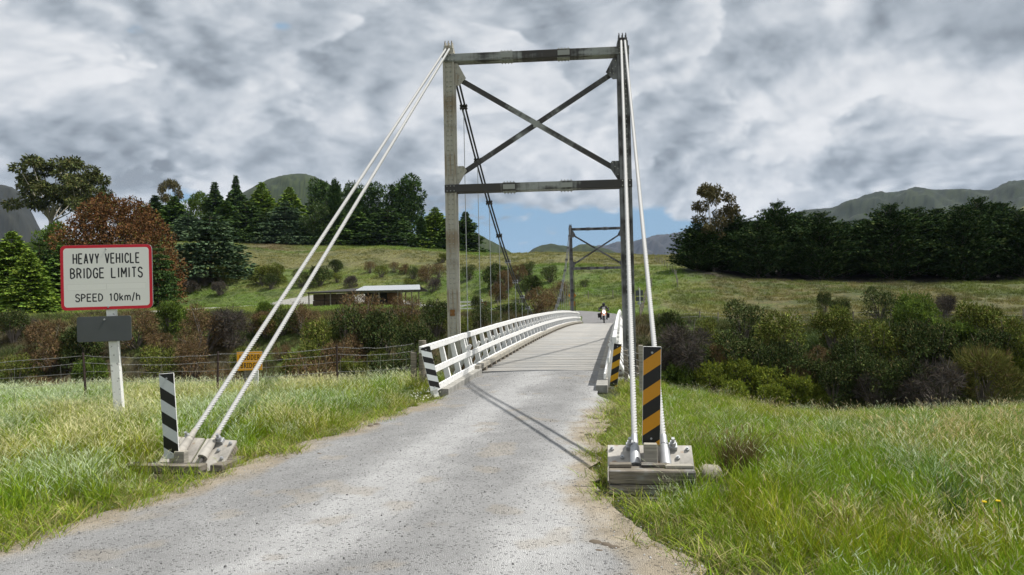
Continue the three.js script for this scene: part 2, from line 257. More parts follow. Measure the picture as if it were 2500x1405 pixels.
// the near road: worn chip seal, dusty wheel tracks, earth and loose stone along its edges
const roadL = (d) => lerpTab([[-30, -6.5], [0, -3.55], [4.76, -2.67], [6.83, -2.29], [10.5, -1.87], [13, -1.5], [18, -1.46]], d);
const roadR = (d) => lerpTab([[-30, 6.5], [0, 3.9], [4.9, 2.48], [6.56, 1.72], [8, 1.56], [13, 1.72], [14.2, 1.5], [18, 1.5]], d);
{
  const rows = [], nx = 110; for (let d = -30; d < 0; d += .5) rows.push(d); for (let d = 0; d < 17.72; d += .06) rows.push(d); rows.push(17.72);
  const pos = [], col = [], uv = [], idx = [];
  rows.forEach((d, j) => {
    const wig = (s) => (fbm(d * 1.1 + s * 50, 3.3, 4) - .5) * .5 + (fbm(d * 5 + s * 9, 7.7, 2) - .5) * .16, ends = 1 - sst(12.6, 13.8, d);
    const l = roadL(d) + (wig(-1) - .20) * ends, r = roadR(d) + (wig(1) + .14) * ends;
    for (let i = 0; i <= nx; i++) {
      const t = i / nx, x = mix(l, r, t), mid = (l + r) / 2, y = Math.max(0, deckY(d)) * sst(12.5, 16, d) + .016 + .03 * (1 - ((x - mid) / (r - l) * 2) ** 2);
      pos.push(x, y, -d); uv.push(x / 2.4, d / 2.4);
      const edge = Math.min(x - l, r - x), n = fbm(x * 1.4, d * .9 + 11, 4), f = fbm(x * 7, d * 7, 3), lane = .25 + .03 * d + (n - .5) * .5;
      const track = Math.max(Math.exp(-(((x - lane - .95) / .42) ** 2)), Math.exp(-(((x - lane + .85) / .42) ** 2)));
      let c = mix(.37, .575, clamp(track * 1.2 - .02 + (n - .5) * .8 + (f - .5) * .35)), e = sst(.62, .18, edge + (n - .5) * .7 + (f - .5) * .25) * ends;
      const stain = sst(.69, .74, fbm(x * 2.1 + 90, d * 2.1 + 33, 3)) * .35; e = Math.max(e, stain);
      const earth = [.46, .39, .29].map((v) => v * (.75 + .5 * f));
      col.push(mix(c, earth[0], e), mix(c * .995, earth[1], e), mix(c * .985, earth[2], e));
      if (i && j) { const o = j * (nx + 1) + i, q = nx + 1; idx.push(o - q - 1, o - q, o, o - q - 1, o, o - 1); }
    }
  });
  const g = new THREE.BufferGeometry(); g.setAttribute('position', new THREE.Float32BufferAttribute(pos, 3)); g.setAttribute('color', new THREE.Float32BufferAttribute(col, 3)); g.setAttribute('uv', new THREE.Float32BufferAttribute(uv, 2)); g.setIndex(idx); g.computeVertexNormals();
  // chips of stone: nearest-cell pattern, tiled
  const N = 150, r = rng(5), cx = [], cy = [], cv = []; for (let k = 0; k < N * N; k++) { cx.push(r()); cy.push(r()); cv.push(r()); }
  const chip = (u, v) => { const x = u * N, y = v * N, xi = Math.floor(x), yi = Math.floor(y); let m = 9, m2 = 9, id = 0; for (let a = -1; a < 2; a++) for (let b = -1; b < 2; b++) { const X = (xi + a + N) % N, Y = (yi + b + N) % N, k = Y * N + X, q = (xi + a + cx[k] - x) ** 2 + (yi + b + cy[k] - y) ** 2; if (q < m) { m2 = m; m = q; id = k; } else if (q < m2) m2 = q; } return [Math.sqrt(m2) - Math.sqrt(m), cv[id]]; };
  const cmap = tex(1024, (u, v) => { const [e, c] = chip(u, v); const k = c > .93 ? .62 : .80 + c * .12; return clamp(k * (e < .12 ? .87 : 1) + (tn(u, v, 8, 3) - .5) * .12); });
  const bmap = tex(1024, (u, v) => { const [e, c] = chip(u, v); return clamp(sst(0, .5, e) * (.5 + c * .5)); }, { srgb: false });
  struct('road', g, std({ vertexColors: true, map: cmap, bumpMap: bmap, bumpScale: .008, roughness: .95 }));
  // the road beyond the bridge
  const p2 = [], c2 = [], u2 = [], i2 = []; const sp = new THREE.CatmullRomCurve3(ROAD2), n2 = 260;
  for (let j = 0; j <= n2; j++) { const p = sp.getPointAt(j / n2), t = sp.getTangentAt(j / n2), s = V(-t.z, 0, t.x).normalize(), hw = mix(1.5, 2.1, sst(0, .06, j / n2)) + 1.3 * sst(104, 112, -p.z); const y = roadY2(p) + .03;
    for (let i = 0; i <= 8; i++) { const o = (i / 4 - 1) * hw, x = p.x + s.x * o, z = p.z + s.z * o; p2.push(x, j < 3 ? y : -z > 100 ? groundH(x, z) + .07 : Math.max(y, groundH(x, z) + .02), z); const c = .27 + .16 * sst(.1, .5, j / n2) + (fbm(x, z, 3) - .5) * .06; c2.push(c, c * .98, c * mix(.97, .88, sst(.1, .5, j / n2))); u2.push(x / 2.4, z / 2.4); if (i && j) { const q = j * 9 + i; i2.push(q - 10, q - 9, q, q - 10, q, q - 1); } } }
  const g2 = new THREE.BufferGeometry(); g2.setAttribute('position', new THREE.Float32BufferAttribute(p2, 3)); g2.setAttribute('color', new THREE.Float32BufferAttribute(c2, 3)); g2.setAttribute('uv', new THREE.Float32BufferAttribute(u2, 2)); g2.setIndex(i2); g2.computeVertexNormals();
  struct('road', g2, std({ vertexColors: true, map: cmap, roughness: .95 }));
}

// far hills, each a ridge with spurs and gullies at its own distance
function hill(D, sil, colors, seed, gully = 1) {
  const P = sil.map(([px, py]) => { const r = ray(px, py); return [r.x / -r.z, camera.position.y + r.y / -r.z * D]; });
  const nb = Math.max(60, Math.round((P[P.length - 1][0] - P[0][0]) * 520)), nr = 56, pos = [], col = [], idx = [];
  for (let j = 0; j <= nr; j++) for (let i = 0; i <= nb; i++) {
    const b = mix(P[0][0], P[P.length - 1][0], i / nb), t = j / nr, d = D * (.62 + .62 * t), H = lerpLin(P, b);
    const rise = t < .613 ? Math.pow(sst(-.25, .613, t) * 1.0, 1.5) : 1 - .6 * ((t - .613) / .387) ** 1.5;
    const sc = D / 1000, n = fbm(b * 26 + seed, t * 13 + b * 9, 5, .55) - .5;
    const edge = sst(0, .06, i / nb) * sst(1, .94, i / nb) * 0 + 1;
    const y = -30 + (H + 30) * rise * edge + n * 46 * sc * gully * Math.sin(Math.PI * clamp(t / .613)) * (t < .613 ? 1 : 0) + (fbm(b * 160, t * 40, 2) - .5) * 1.6 * sc;
    const x = 2 + b * D * (.62 + .62 * t); pos.push(x, y, -d);
    const k = fbm(b * 70 + seed, t * 30, 4), fl = vn(b * 420 + seed, t * 90), q = sst(.35, .68, k * .6 + (n + .5) * .4) * (fl > .74 ? .1 : 1); col.push(...colors[0].map((v, c) => mix(v, colors[1][c], q)));
    if (i && j) { const o = j * (nb + 1) + i, w = nb + 1; idx.push(o - w - 1, o, o - w, o - w - 1, o - 1, o); }
  }
  const g = new THREE.BufferGeometry(); g.setAttribute('position', new THREE.Float32BufferAttribute(pos, 3)); g.setAttribute('color', new THREE.Float32BufferAttribute(col, 3)); g.setIndex(idx); g.computeVertexNormals();
  return struct('hill', g, std({ vertexColors: true, roughness: 1, side: THREE.DoubleSide }));
}
const lerpLin = (tab, x) => { if (x <= tab[0][0]) return tab[0][1]; for (let i = 1; i < tab.length; i++) if (x <= tab[i][0]) return mix(tab[i - 1][1], tab[i][1], (x - tab[i - 1][0]) / (tab[i][0] - tab[i - 1][0])); return tab[tab.length - 1][1]; };
const gr = [[.012, .022, .006], [.032, .046, .013]];
hill(1400, [[470, 560], [540, 505], [590, 474], [620, 458], [650, 444], [690, 433], [720, 429], [745, 429], [770, 436], [800, 452], [830, 472], [880, 500], [960, 545], [1060, 600]], gr, 3, .5);
hill(1600, [[-700, 500], [-400, 440], [-120, 450], [0, 458], [28, 462], [50, 476], [80, 530], [115, 600]], [[.009, .011, .007], [.020, .021, .013]], 11, .6);
hill(760, [[1080, 560], [1130, 562], [1165, 572], [1190, 586], [1225, 604], [1260, 625]], gr, 21, .4);
hill(900, [[1270, 632], [1300, 610], [1325, 600], [1345, 597], [1375, 602], [1398, 608], [1415, 600], [1432, 598], [1455, 603], [1490, 612], [1530, 630], [1570, 650]], gr, 31, .4);
hill(6500, [[1380, 640], [1450, 608], [1490, 597], [1515, 593], [1545, 592], [1570, 586], [1610, 580], [1650, 573], [1700, 562], [1780, 548], [1900, 540], [2100, 560]], [[.020, .020, .020], [.040, .037, .033]], 41, .9);
hill(2300, [[1760, 640], [1850, 575], [1900, 540], [1935, 525], [1980, 514], [2040, 507], [2090, 493], [2140, 477], [2200, 474], [2260, 468], [2310, 471], [2360, 465], [2420, 468], [2445, 459], [2500, 446], [2620, 425], [2800, 430], [3100, 470]], [[.008, .015, .007], [.024, .034, .014]], 51, .8);
hill(420, [[2420, 560], [2470, 530], [2500, 508], [2560, 490], [2700, 480], [2900, 500]], [[.10, .13, .035], [.15, .15, .06]], 61, .3);

// ───────── the suspension bridge ─────────
const steelTex = (pale, dark, amount, rust, sx = 9, sy = 9) => tex(1024, (u, v) => {
  const n = tn(u, v, sx, 5, sy), f = tn(u, v, 120, 2), st = tn(u, v, 70, 2, 5), big = tn(u, v, 4, 3, 3), d = sst(1 - amount - .13, 1 - amount + .10, n * .62 + st * .16 + big * .22), q = sst(.46, .66, tn(u, v, 13, 4, 5) * .55 + st * .25 + big * .2) * rust, w = 1 + (f - .5) * .16 + (st - .5) * .14;
  return toS([0, 1, 2].map((i) => mix(mix(pale[i] * w, dark[i], d), [.20, .13, .058][i], q)));
}, { rep: .29 });
const PALE = [.33, .345, .32], MOULD = [.035, .032, .030];
const steelLegL = std({ map: steelTex([.44, .42, .35], [.13, .115, .085], .36, .75), roughness: .7 });
const steelLegR = std({ map: steelTex([.20, .205, .205], MOULD, .52, .05), roughness: .7 });
const steelBeam = std({ map: steelTex([.34, .355, .33], [.05, .047, .044], .53, .05, 6, 14), roughness: .65 });
const steelFar = std({ map: steelTex([.17, .17, .175], [.045, .042, .04], .5, .08), roughness: .7 });
const bridge = thing('suspension_bridge', 'single-lane suspension bridge with steel towers, white timber railings and plank deck', 'bridge');
const SPAN0 = 17.66, SPAN1 = 60.29, SKEW = .0855;
const shiftUV = (g, a, b) => { const uv = g.attributes.uv; for (let i = 0; i < uv.count; i++) uv.setXY(i, uv.getX(i) + a, uv.getY(i) + b); return g; };
const rivet = new THREE.SphereGeometry(.017, 6, 3, 0, Math.PI * 2, 0, Math.PI / 2).rotateX(Math.PI / 2);
function tower(d, y0, mats, label) {
  const t = new THREE.Group(); t.name = 'tower'; t.userData.label = label; t.position.set(0, y0, -d); t.rotation.y = SKEW; bridge.add(t);
  const H1 = 8.2, H2 = 4.87, LW = .285, LD = .30, hx = 2.2, rv = [];
  for (const s of [-1, 1]) {
    const m = s < 0 ? mats[0] : mats[1], cx = s * hx;
    const leg = [mv(rb(LW - .012, 12.1, LD - .02, .004), cx, 2.1, -LD / 2)];
    for (const k of [-1, 1]) { leg.push(mv(rb(.05, 12.1, .03, .003), cx + k * (LW / 2 - .025), 2.1, -.006)); leg.push(mv(rb(.014, 12.1, LD, .003), cx + k * (LW / 2 - .003), 2.1, -LD / 2)); }
    part('leg', merge(leg), m, t);
    for (let y = -3.5; y < 8.0; y += .125) for (const k of [-1, 1]) rv.push(mv(rivet.clone(), cx + k * .045, y, .0045));
    // saddle block stepping in towards the cable groove
    const cap = [mv(rb(LW + .03, .10, LD + .04, .006), cx, 8.17, -LD / 2), mv(rb(LW - .02, .14, LD - .02, .006), cx, 8.285, -LD / 2), mv(rb(LW - .06, .08, LD + .02, .006), cx, 8.385, -LD / 2)];
    for (const k of [-1, 0, 1]) cap.push(mv(rb(.028, .10, LD - .02, .005), cx + k * .085, 8.465, -LD / 2), mv(cyl(.013, .013, .06, 6), cx + k * .085, 8.53, -.06), mv(cyl(.013, .013, .06, 6), cx + k * .085, 8.53, -.22));
    part('saddle', merge(cap), m, t);
    if (s < 0 && d < 30) part('cover_plate', mv(rb(.12, .16, .012, .003), cx - .01, 1.63, .012), M.rust, t, { label: 'small rusty plate low on the leg' });
    // gussets in the four corners
    for (const [gy, up] of [[7.96, 1], [4.9, -1]]) {
      const q = up > 0 ? [[0, 0], [0, -.56], [.13, -.56], [.30, -.38], [.10, 0]] : [[0, -.02], [0, .44], [.20, .44], [.28, .32], [.07, -.02]];
      const g = extrude(q.map(([a, c]) => [a * -s, c]), .014); g.translate(s * (hx - LW / 2 + .01), gy, -.045); part('gusset_plate', g, m, t);
      for (const [a, c] of [[.05, -.1 * up], [.05, -.25 * up], [.12, -.3 * up], [.18, -.4 * up], [.1, -.42 * up]]) rv.push(mv(rivet.clone(), s * (hx - LW / 2) - s * a, gy + c, -.026));
    }
  }
  for (const [y, nm] of [[H1 - .1, 'cross_beam'], [H2 - .1, 'cross_beam']]) {
    const L = 2 * hx + LW + .02, hb = .20;
    const g = [mv(rb(L, hb - .02, .016, .003), 0, y, .018), mv(rb(L, .016, .30, .003), 0, y + hb / 2 - .008, -.13), mv(rb(L, .016, .30, .003), 0, y - hb / 2 + .008, -.13), mv(rb(L - LW * 2.3, hb - .03, .016, .003), 0, y, -.27)];
    part(nm, shiftUV(merge(g), y * 1.37, y * .61), mats[2], t);
    for (const x of [-.72, .72]) { const sp = [mv(rb(.30, hb * .62, .014, .003), x, y, .034), mv(rb(.32, .014, .26, .003), x, y + hb / 2 + .008, -.12), mv(rb(.32, .014, .26, .003), x, y - hb / 2 - .008, -.12)];
      for (const dx of [-.12, -.04, .04, .12]) for (const q of [-1, 1]) sp.push(mv(cyl(.014, .014, .035, 6), x + dx, y + q * (hb / 2 + .026), -.02), mv(cyl(.014, .014, .035, 6), x + dx, y + q * (hb / 2 + .026), -.2));
      part('splice_plate', merge(sp), mats[3], t); }
    for (const s of [-1, 1]) for (const dx of [-.09, 0, .09]) for (const q of [-.06, .06]) rv.push(mv(rivet.clone(), s * hx + dx, y + q, .028));
  }
  const a = V(-1.92, 7.56, -.1), c = V(1.94, 5.16, -.1), e = V(1.92, 7.56, -.1), f = V(-1.94, 5.16, -.1);
  for (const [p, q, z] of [[a, c, 0], [e, f, -.035]]) { const g = merge([beamBetween(p.clone().add(V(0, 0, z)), q.clone().add(V(0, 0, z)), .014, .135, .003), beamBetween(p.clone().add(V(0, .06, z - .045)), q.clone().add(V(0, .06, z - .045)), .09, .014, .003)]); part('diagonal_brace', shiftUV(g, z * 31 + 2.3, 1.1 + z * 17), mats[2], t); }
  part('joint_plate', mv(rb(.16, .16, .012, .003), 0, 6.35, -.085), mats[3], t);
  part('rivets', merge(rv), mats[3], t, { kind: 'stuff' });
}
tower(SPAN0, 0, [steelLegL, steelLegR, steelBeam, std({ color: lin(.33, .34, .31), roughness: .7 })], 'near tower with a pale rust-stained left leg and dark right leg');
tower(SPAN1, -.10, [steelFar, steelFar, steelFar, steelFar], 'smaller-looking far tower at the other bank');

// twisted wire rope along a polyline
function rope(pts, r, lay, step, lobes = 6, around = 18) {
  const curve = new THREE.CatmullRomCurve3(pts), L = curve.getLength(), n = Math.max(2, Math.round(L / step)), pos = [], idx = [];
  const t0 = curve.getTangentAt(0), up = Math.abs(t0.y) < .9 ? V(0, 1, 0) : V(1, 0, 0);
  for (let j = 0; j <= n; j++) {
    const p = curve.getPointAt(j / n), t = curve.getTangentAt(j / n), u = up.clone().cross(t).normalize(), v = t.clone().cross(u), tw = j / n * L / lay * 2 * Math.PI;
    for (let i = 0; i < around; i++) { const a = i / around * 2 * Math.PI, rr = r * (.55 + .45 * Math.abs(Math.cos((a - tw) * lobes / 2)) ** .6); pos.push(p.x + (u.x * Math.cos(a) + v.x * Math.sin(a)) * rr, p.y + (u.y * Math.cos(a) + v.y * Math.sin(a)) * rr, p.z + (u.z * Math.cos(a) + v.z * Math.sin(a)) * rr);
      if (j) { const b = (j - 1) * around, c = j * around, k = (i + 1) % around; idx.push(b + i, b + k, c + k, b + i, c + k, c + i); } }
  }
  const g = new THREE.BufferGeometry(); g.setAttribute('position', new THREE.Float32BufferAttribute(pos, 3)); g.setIndex(idx); g.computeVertexNormals(); return g;
}
const cableY = (d) => .75 + .01675 * (39 - d) ** 2;
const towerZ = (d, x) => d + Math.tan(SKEW) * x;
// where the two back stays of each side end (near anchors; far anchors)
const ANCH = { '-1': [[-3.17, .10, 7.66], [-2.85, .10, 7.66]], '1': [[2.125, .22, 7.0], [2.415, .22, 7.0]] };
const hangerD = []; for (let d = 19.2; d < 59.5; d += 1.8) hangerD.push(d);
for (const s of [-1, 1]) {
  for (const k of [0, 1]) {
    const xo = s * 2.2 + (k ? .045 : -.045), d0 = towerZ(SPAN0, xo) + .15, d1 = towerZ(SPAN1, xo) + .15;
    const top = V(xo, 8.445, -d0), A = ANCH[s][k], bot = V(A[0], A[1], -A[2]), dir = top.clone().sub(bot).normalize();
    const st = part('back_stay', rope([bot.clone().addScaledVector(dir, .30), top.clone().addScaledVector(dir, -.15), top], .031, .20, .0085, 5, 20), M.cablePaint, bridge, { label: 'white painted wire rope running from the tower top down to the near anchor' });
    const pts = [V(xo, 8.445, -d0)]; for (let d = d0 + .6; d < d1 - .3; d += 1.6) pts.push(V(xo, cableY(d), -d)); pts.push(V(xo, 8.34, -d1));
    part('main_cable', rope(pts, .028, .3, .05, 6, 12), M.cableDark, bridge);
    part('back_stay', rope([V(xo, 8.34, -d1), V(xo + s * .15, 3.6, -d1 - 4.9), V(xo + s * .3, .2, -d1 - 8.8)], .028, .3, .08, 6, 8), M.cableDark, bridge);
  }
  for (const d of hangerD) {
    const y = cableY(d), x = s * 2.2, by = deckY(d) - .18;
    const c = part('cable_clamp', merge([mv(rb(.21, .035, .10, .005), x, y + .035, -d), mv(rb(.21, .035, .10, .005), x, y - .035, -d), mv(cyl(.014, .014, .16, 6), x - .085, y, -d), mv(cyl(.014, .014, .16, 6), x + .085, y, -d), mv(cyl(.016, .016, .16, 6), x, y, -d)]), y < 3.8 ? M.galv : M.steelDark, bridge);
    if (y - .05 > by) part('hanger', bar(V(x, by, -d), V(x, y - .05, -d), .011, 6), M.hanger, bridge);
  }
}
// deck: cross beams, stringers, planks, running out to the abutments
{
  const deck = new THREE.Group(); deck.name = 'deck'; bridge.add(deck);
  const boards = [[.345, .335, .315], [.315, .305, .285], [.365, .355, .335], [.325, .308, .28], [.355, .348, .33]].map((c) => std({ map: woodMap(c, .45), bumpMap: grain, bumpScale: .004 }));
  const geos = [0, 1, 2].map((k) => rb(3.26 + k * .02, .06, .198, .005)), r = rng(12); geos.forEach((g, k) => { const uv = g.attributes.uv; for (let i = 0; i < uv.count; i++) uv.setXY(i, uv.getX(i) * .5 + k * .37, uv.getY(i) + k * .31); });
  for (let d = 17.83; d < 62.4; d += .203) { const m = part('plank', geos[Math.floor(r() * 3)], boards[Math.floor(r() * 5)], deck); m.position.set((r() - .5) * .05, deckY(d) - .028 + (r() - .5) * .007, -d); m.rotation.z = (r() - .5) * .003; m.rotation.x = -(deckY(d + .1) - deckY(d - .1)) / .2; if (r() < .5) m.rotation.y = Math.PI; }
  for (const x of [-1.2, -.4, .4, 1.2]) { const pts = []; for (let d = 17.8; d <= 62.5; d += 2) pts.push(V(x, deckY(d) - .2, -d)); part('stringer', tubeThrough(pts, .11, 40, 4), M.steelDark, deck); }
  for (const d of hangerD) part('cross_beam', mv(rb(4.9, .2, .12, .01), 0, deckY(d) - .42 + .1, -d), M.timber, deck);
  part('joint_strip', mv(rb(3.0, .03, .05, .004), 0, deckY(17.74) - .008, -17.74), M.steelDark, deck);
}
for (const [d0, d1, y] of [[13.9, 17.74, 0], [62.45, 64.6, deckY(63)]]) part('abutment', mv(rb(3.5, 5, d1 - d0, .03), 0, y - 2.53, -(d0 + d1) / 2), M.concrete, bridge);
// railings and kerbs
for (const s of [-1, 1]) {
  const rail = new THREE.Group(); rail.name = 'railing'; rail.userData.label = s < 0 ? 'white timber railing along the left side, fully lit' : 'white timber railing along the right side, seen end on'; bridge.add(rail);
  const r = rng(s < 0 ? 31 : 32), LEAN = .21, x0 = 1.68;
  const posts = [15.0, 16.0, 17.0]; for (let d = 17.25; d < 63.9; d += 1.065) posts.push(d); if (s < 0) posts.unshift(13.75); else posts.shift(), posts.unshift(15.62);
  const on = (d, h, off = 0) => V(s * (x0 + Math.sin(LEAN) * h - off * Math.cos(LEAN)), deckY(d) - .02 + Math.cos(LEAN) * h + Math.sin(LEAN) * off, -d);
  const pg = (() => { const g = rb(.115, 1.06, .075, .006), p = g.attributes.position; for (let i = 0; i < p.count; i++) { const t = (p.getY(i) + .53) / 1.06; p.setX(i, p.getX(i) * mix(1.25, .85, t) + mix(.0, .01, t)); } g.computeVertexNormals(); return g; })();
  const bg = bar(V(.02, .76, 0), V(.46, -.1, 0), .042, 4), lg = beamBetween(V(-.1, -.09, 0), V(.56, -.09, 0), .07, .06);
  for (const d of posts) {
    const p = part('post', pg, M.white, rail); const q = on(d, .46, 0); p.position.copy(q); p.rotation.set(0, s < 0 ? Math.PI : 0, 0); p.rotation.z = s < 0 ? LEAN : -LEAN; if (s < 0) { p.rotation.y = 0; p.scale.x = 1; }
    p.rotation.z += (r() - .5) * .02;
    if (d > 16.2) for (const [n, g] of [['brace', bg], ['outrigger', lg]]) { const b = part(n, g, M.white, rail); b.position.copy(on(d, 0)); b.rotation.y = s < 0 ? Math.PI : 0; }
  }
  const start = s < 0 ? 13.35 : 15.2, segs = s < 0 ? [[start, 17.12]] : [[start, 17.12]]; for (let d = 17.14; d < 63.6; d += 4.26) segs.push([d, Math.min(d + 4.24, 64.1)]);
  for (const [h, hh, w, nm, off] of [[1.0, .125, .085, 'top_rail', .045], [.55, .125, .045, 'middle_rail', .085], [.20, .12, .045, 'bottom_rail', .10]]) segs.forEach(([a, b], i) => {
    const j = () => (r() - .5) * .016; const lastDrop = b > 63.9 && h > .9 ? -.05 : 0; let A = on(a, h, off), B = on(b, h, off); A.y += j(); B.y += j() + lastDrop; A.x += j() * .6; B.x += j() * .6;
    const kink = s < 0 && nm === 'bottom_rail' && i === 4; if (kink) { B.y -= .10; B.x += .05; }
    const mid = on((a + b) / 2, h, off); const g = merge([beamBetween(A, mid, w, hh), beamBetween(mid, B, w, hh)]);
    if (nm === 'top_rail') { const q = merge([g]); part(nm, q, M.white, rail); } else part(nm, g, M.white, rail);
  });
  const kerb = new THREE.Group(); kerb.name = 'kerb'; bridge.add(kerb);
  const ka = s < 0 ? 13.95 : 14.5, kb = 17.3; part('kerb_stone', beamBetween(V(s * 1.58, .07, -ka), V(s * 1.56, deckY(kb) + .06, -kb), .24, .17, .015), M.concrete, kerb);
  const kg = rb(.13, .10, .18, .006); for (let d = 17.45; d < 62.3; d += .72) { const b = part('block', kg, M.timber, kerb); b.position.set(s * 1.55, deckY(d) + .05, -d); }
  for (let d = 17.2; d < 62.2; d += 3.6) part('kerb_timber', beamBetween(V(s * (1.55 + (r() - .5) * .02), deckY(d) + .165, -d), V(s * (1.55 + (r() - .5) * .02), deckY(d + 3.58) + .165, -Math.min(d + 3.58, 62.4)), .15, .13, .012), M.timberPale, kerb);
}

// ───────── anchors at the near end ─────────
const hexNut = (r, h) => cyl(r, r, h, 6);
function anchorage(s, label) {
  const A = ANCH[s], mx = (A[0][0] + A[1][0]) / 2, d0 = A[0][2], y0 = A[0][1];
  const t = thing('cable_anchorage', label, 'cable anchor', [mx, 0, -d0]);
  const topC = V(s * 2.2 - mx, 8.445, -(towerZ(SPAN0, s * 2.2) + .15 - d0)), dir = topC.clone().sub(V(0, y0, 0)).normalize(), up = dir.clone().cross(V(1, 0, 0)).negate().normalize(); if (up.y < 0) up.negate();
  const side = dir.clone().cross(up).normalize(); const basis = new THREE.Matrix4().makeBasis(side.x < 0 ? side.clone().negate() : side, dir, side.x < 0 ? up.clone() : up.clone()); 
  const put = (g, a, b, c) => { g.applyMatrix4(basis); return g.translate(side.x < 0 ? -side.x * a + dir.x * b + up.x * c : side.x * a + dir.x * b + up.x * c, y0 + (side.x < 0 ? -side.y : side.y) * a + dir.y * b + up.y * c, (side.x < 0 ? -side.z : side.z) * a + dir.z * b + up.z * c); };
  // plates on bearers
  for (const k of [-1, 1]) { part('steel_plate', put(rb(.40, .46, .03, .004), k * .215, .12, -.07), M.plate, t); part('bearer', put(rb(.16, .5, .12, .01), k * .30, .10, -.16), M.timber, t);
    part('u_bolt', merge([put(rb(.085, .07, .05, .006), k * .21 + .02, .31, -.03), put(hexNut(.032, .05).rotateX(Math.PI / 2), k * .21 + .02, .31, .015), put(cyl(.017, .017, .06, 8).rotateX(Math.PI / 2), k * .21 + .02, .31, .06)]), M.galv, t);
    for (const [a, b] of [[.37, .29], [.37, .07], [.27, .18]]) part('bolt', merge([put(hexNut(.022, .022).rotateX(Math.PI / 2), k * a, b, -.042), put(cyl(.011, .011, .03, 8).rotateX(Math.PI / 2), k * a, b, -.03)]), M.galv, t); }
  // rope sockets and their rods
  const sm = s < 0 ? M.plate : M.galv;
  A.forEach((a, i) => { const x = a[0] - mx, r = .058;
    part('rope_socket', merge([put(cyl(r * .78, r, .24, 18), x, .15, 0), put(cyl(r * .55, r * .78, .04, 18), x, .29, 0), put(hexNut(r * .7, .045), x, .33, 0), put(cyl(.034, .034, .09, 12), x, .38, 0)]), sm, t);
    part('rod', put(cyl(.026, .026, .3, 10), x, -.1, 0), M.steelDark, t); });
  // timber sill towards the road user
  const w = s > 0 ? .80 : .98, hgt = s > 0 ? .27 : .11, ox = s > 0 ? 0 : -.20;
  if (s > 0) { const rz = (g, a, b2) => { g.rotateZ(a); return shiftUV(g, b2, b2 * .7); };
    part('sill_timber', mv(rz(rb(w, .125, .21, .012), .006, .2), ox, .195, .155), M.sill, t); part('sill_timber', mv(rz(rb(w - .02, .10, .20, .012), -.008, .7), ox - .01, .078, .165), M.sill, t); part('sill_timber', mv(rz(rb(w - .07, .10, .22, .012), .004, .45), ox + .03, -.03, .17), M.sill, t); part('packer', mv(rz(rb(.21, .035, .10, .006), .02, .1), ox - .29, .277, .10), M.sill, t); part('packer', mv(rz(rb(.25, .03, .09, .006), -.01, .9), ox + .03, .275, .09), M.sill, t); part('packer', mv(rz(rb(.26, .03, .09, .006), .01, .4), ox + .26, .275, .11), M.timberPale, t); }
  else { part('sill_timber', mv(rb(w, .12, .17, .014), ox, .02, .17), M.sill, t); part('sill_timber', mv(rb(.16, .13, .5, .014), .42, .0, -.12), M.sill, t); }
  part('centre_post', mv(rb(.13, s > 0 ? .42 : .34, .09, .008), s > 0 ? .0 : -.045, s > 0 ? .25 : .04, -.02 + (s > 0 ? 0 : .10)), M.timberPale, t);
  return t;
}
const anchR = anchorage(1, 'weathered timber and steel cable anchor in grass under the yellow striped board');
const anchL = anchorage(-1, 'low timber and cream steel cable anchor under the near white striped board');

// ───────── signs ─────────
function canvasTex(w, h, draw) { const c = document.createElement('canvas'); c.width = w; c.height = h; const x = c.getContext('2d'); draw(x, w, h); const t = new THREE.CanvasTexture(c); t.colorSpace = THREE.SRGBColorSpace; t.magFilter = t.minFilter = THREE.LinearFilter; return t; }
function speckle(x, w, h, n, seed, tone, a) { const r = rng(seed); for (let i = 0; i < n; i++) { x.fillStyle = `rgba(${tone},${(r() * a).toFixed(3)})`; const q = 1 + r() * r() * 9; x.fillRect(r() * w, r() * h, q, q * (.4 + r())); } }
const stripes = (col, dir, seed, per, n) => canvasTex(256, 1280, (x, w, h) => {
  x.fillStyle = '#141416'; x.fillRect(0, 0, w, h); x.fillStyle = col; const p = h / n, k = w * .62;
  for (let i = -1; i <= n; i++) { const y = (i + per) * p; x.beginPath(); if (dir > 0) { x.moveTo(0, y + k); x.lineTo(w, y); x.lineTo(w, y + p * .5); x.lineTo(0, y + p * .5 + k); } else { x.moveTo(0, y); x.lineTo(w, y + k); x.lineTo(w, y + p * .5 + k); x.lineTo(0, y + p * .5); } x.fill(); }
  speckle(x, w, h, 260, seed, '90,85,75', .35); speckle(x, w, h, 160, seed + 1, '20,18,16', .3); speckle(x, w, h, 120, seed + 2, '200,200,190', .25);
});
function markerBoard(label, pos, turn, tilt, w, h, map, postH, extra) {
  const t = thing('marker_board', label, 'marker board', pos, turn, 'striped bridge-end marker boards'); const g = new THREE.Group(); 
  const put = (n, geo, m) => { geo.rotateZ(tilt); return part(n, geo, m, t); };
  put('board', mv(rb(w, h, .018, .003), 0, postH + h / 2, 0), M.white); const f = new THREE.PlaneGeometry(w - .006, h - .006); put('striped_face', mv(f, 0, postH + h / 2, .0115), std({ map, roughness: .35 }));
  put('post', mv(rb(w * .5, postH + h * .8, .06, .006), 0, (postH + h * .8) / 2 - .1, -.045), extra || M.timberPale);
  for (const y of [.06, h - .06]) put('bolt', mv(cyl(.011, .011, .012, 8).rotateX(Math.PI / 2), 0, postH + y, .014), M.galv);
  return t;
}
const cAt = (px, py, d) => at(px, py, d);
const yaw0 = .154;
{ const p = cAt(1594, 1088, 7.12); markerBoard('tall black and yellow striped marker board rising from the right cable anchor', [p.x - .02, p.y - .15, p.z - .04], yaw0 * .4 - .05, -.035, .175, .965, stripes('#c98a10', 1, 4, .07, 3.25), .15); }
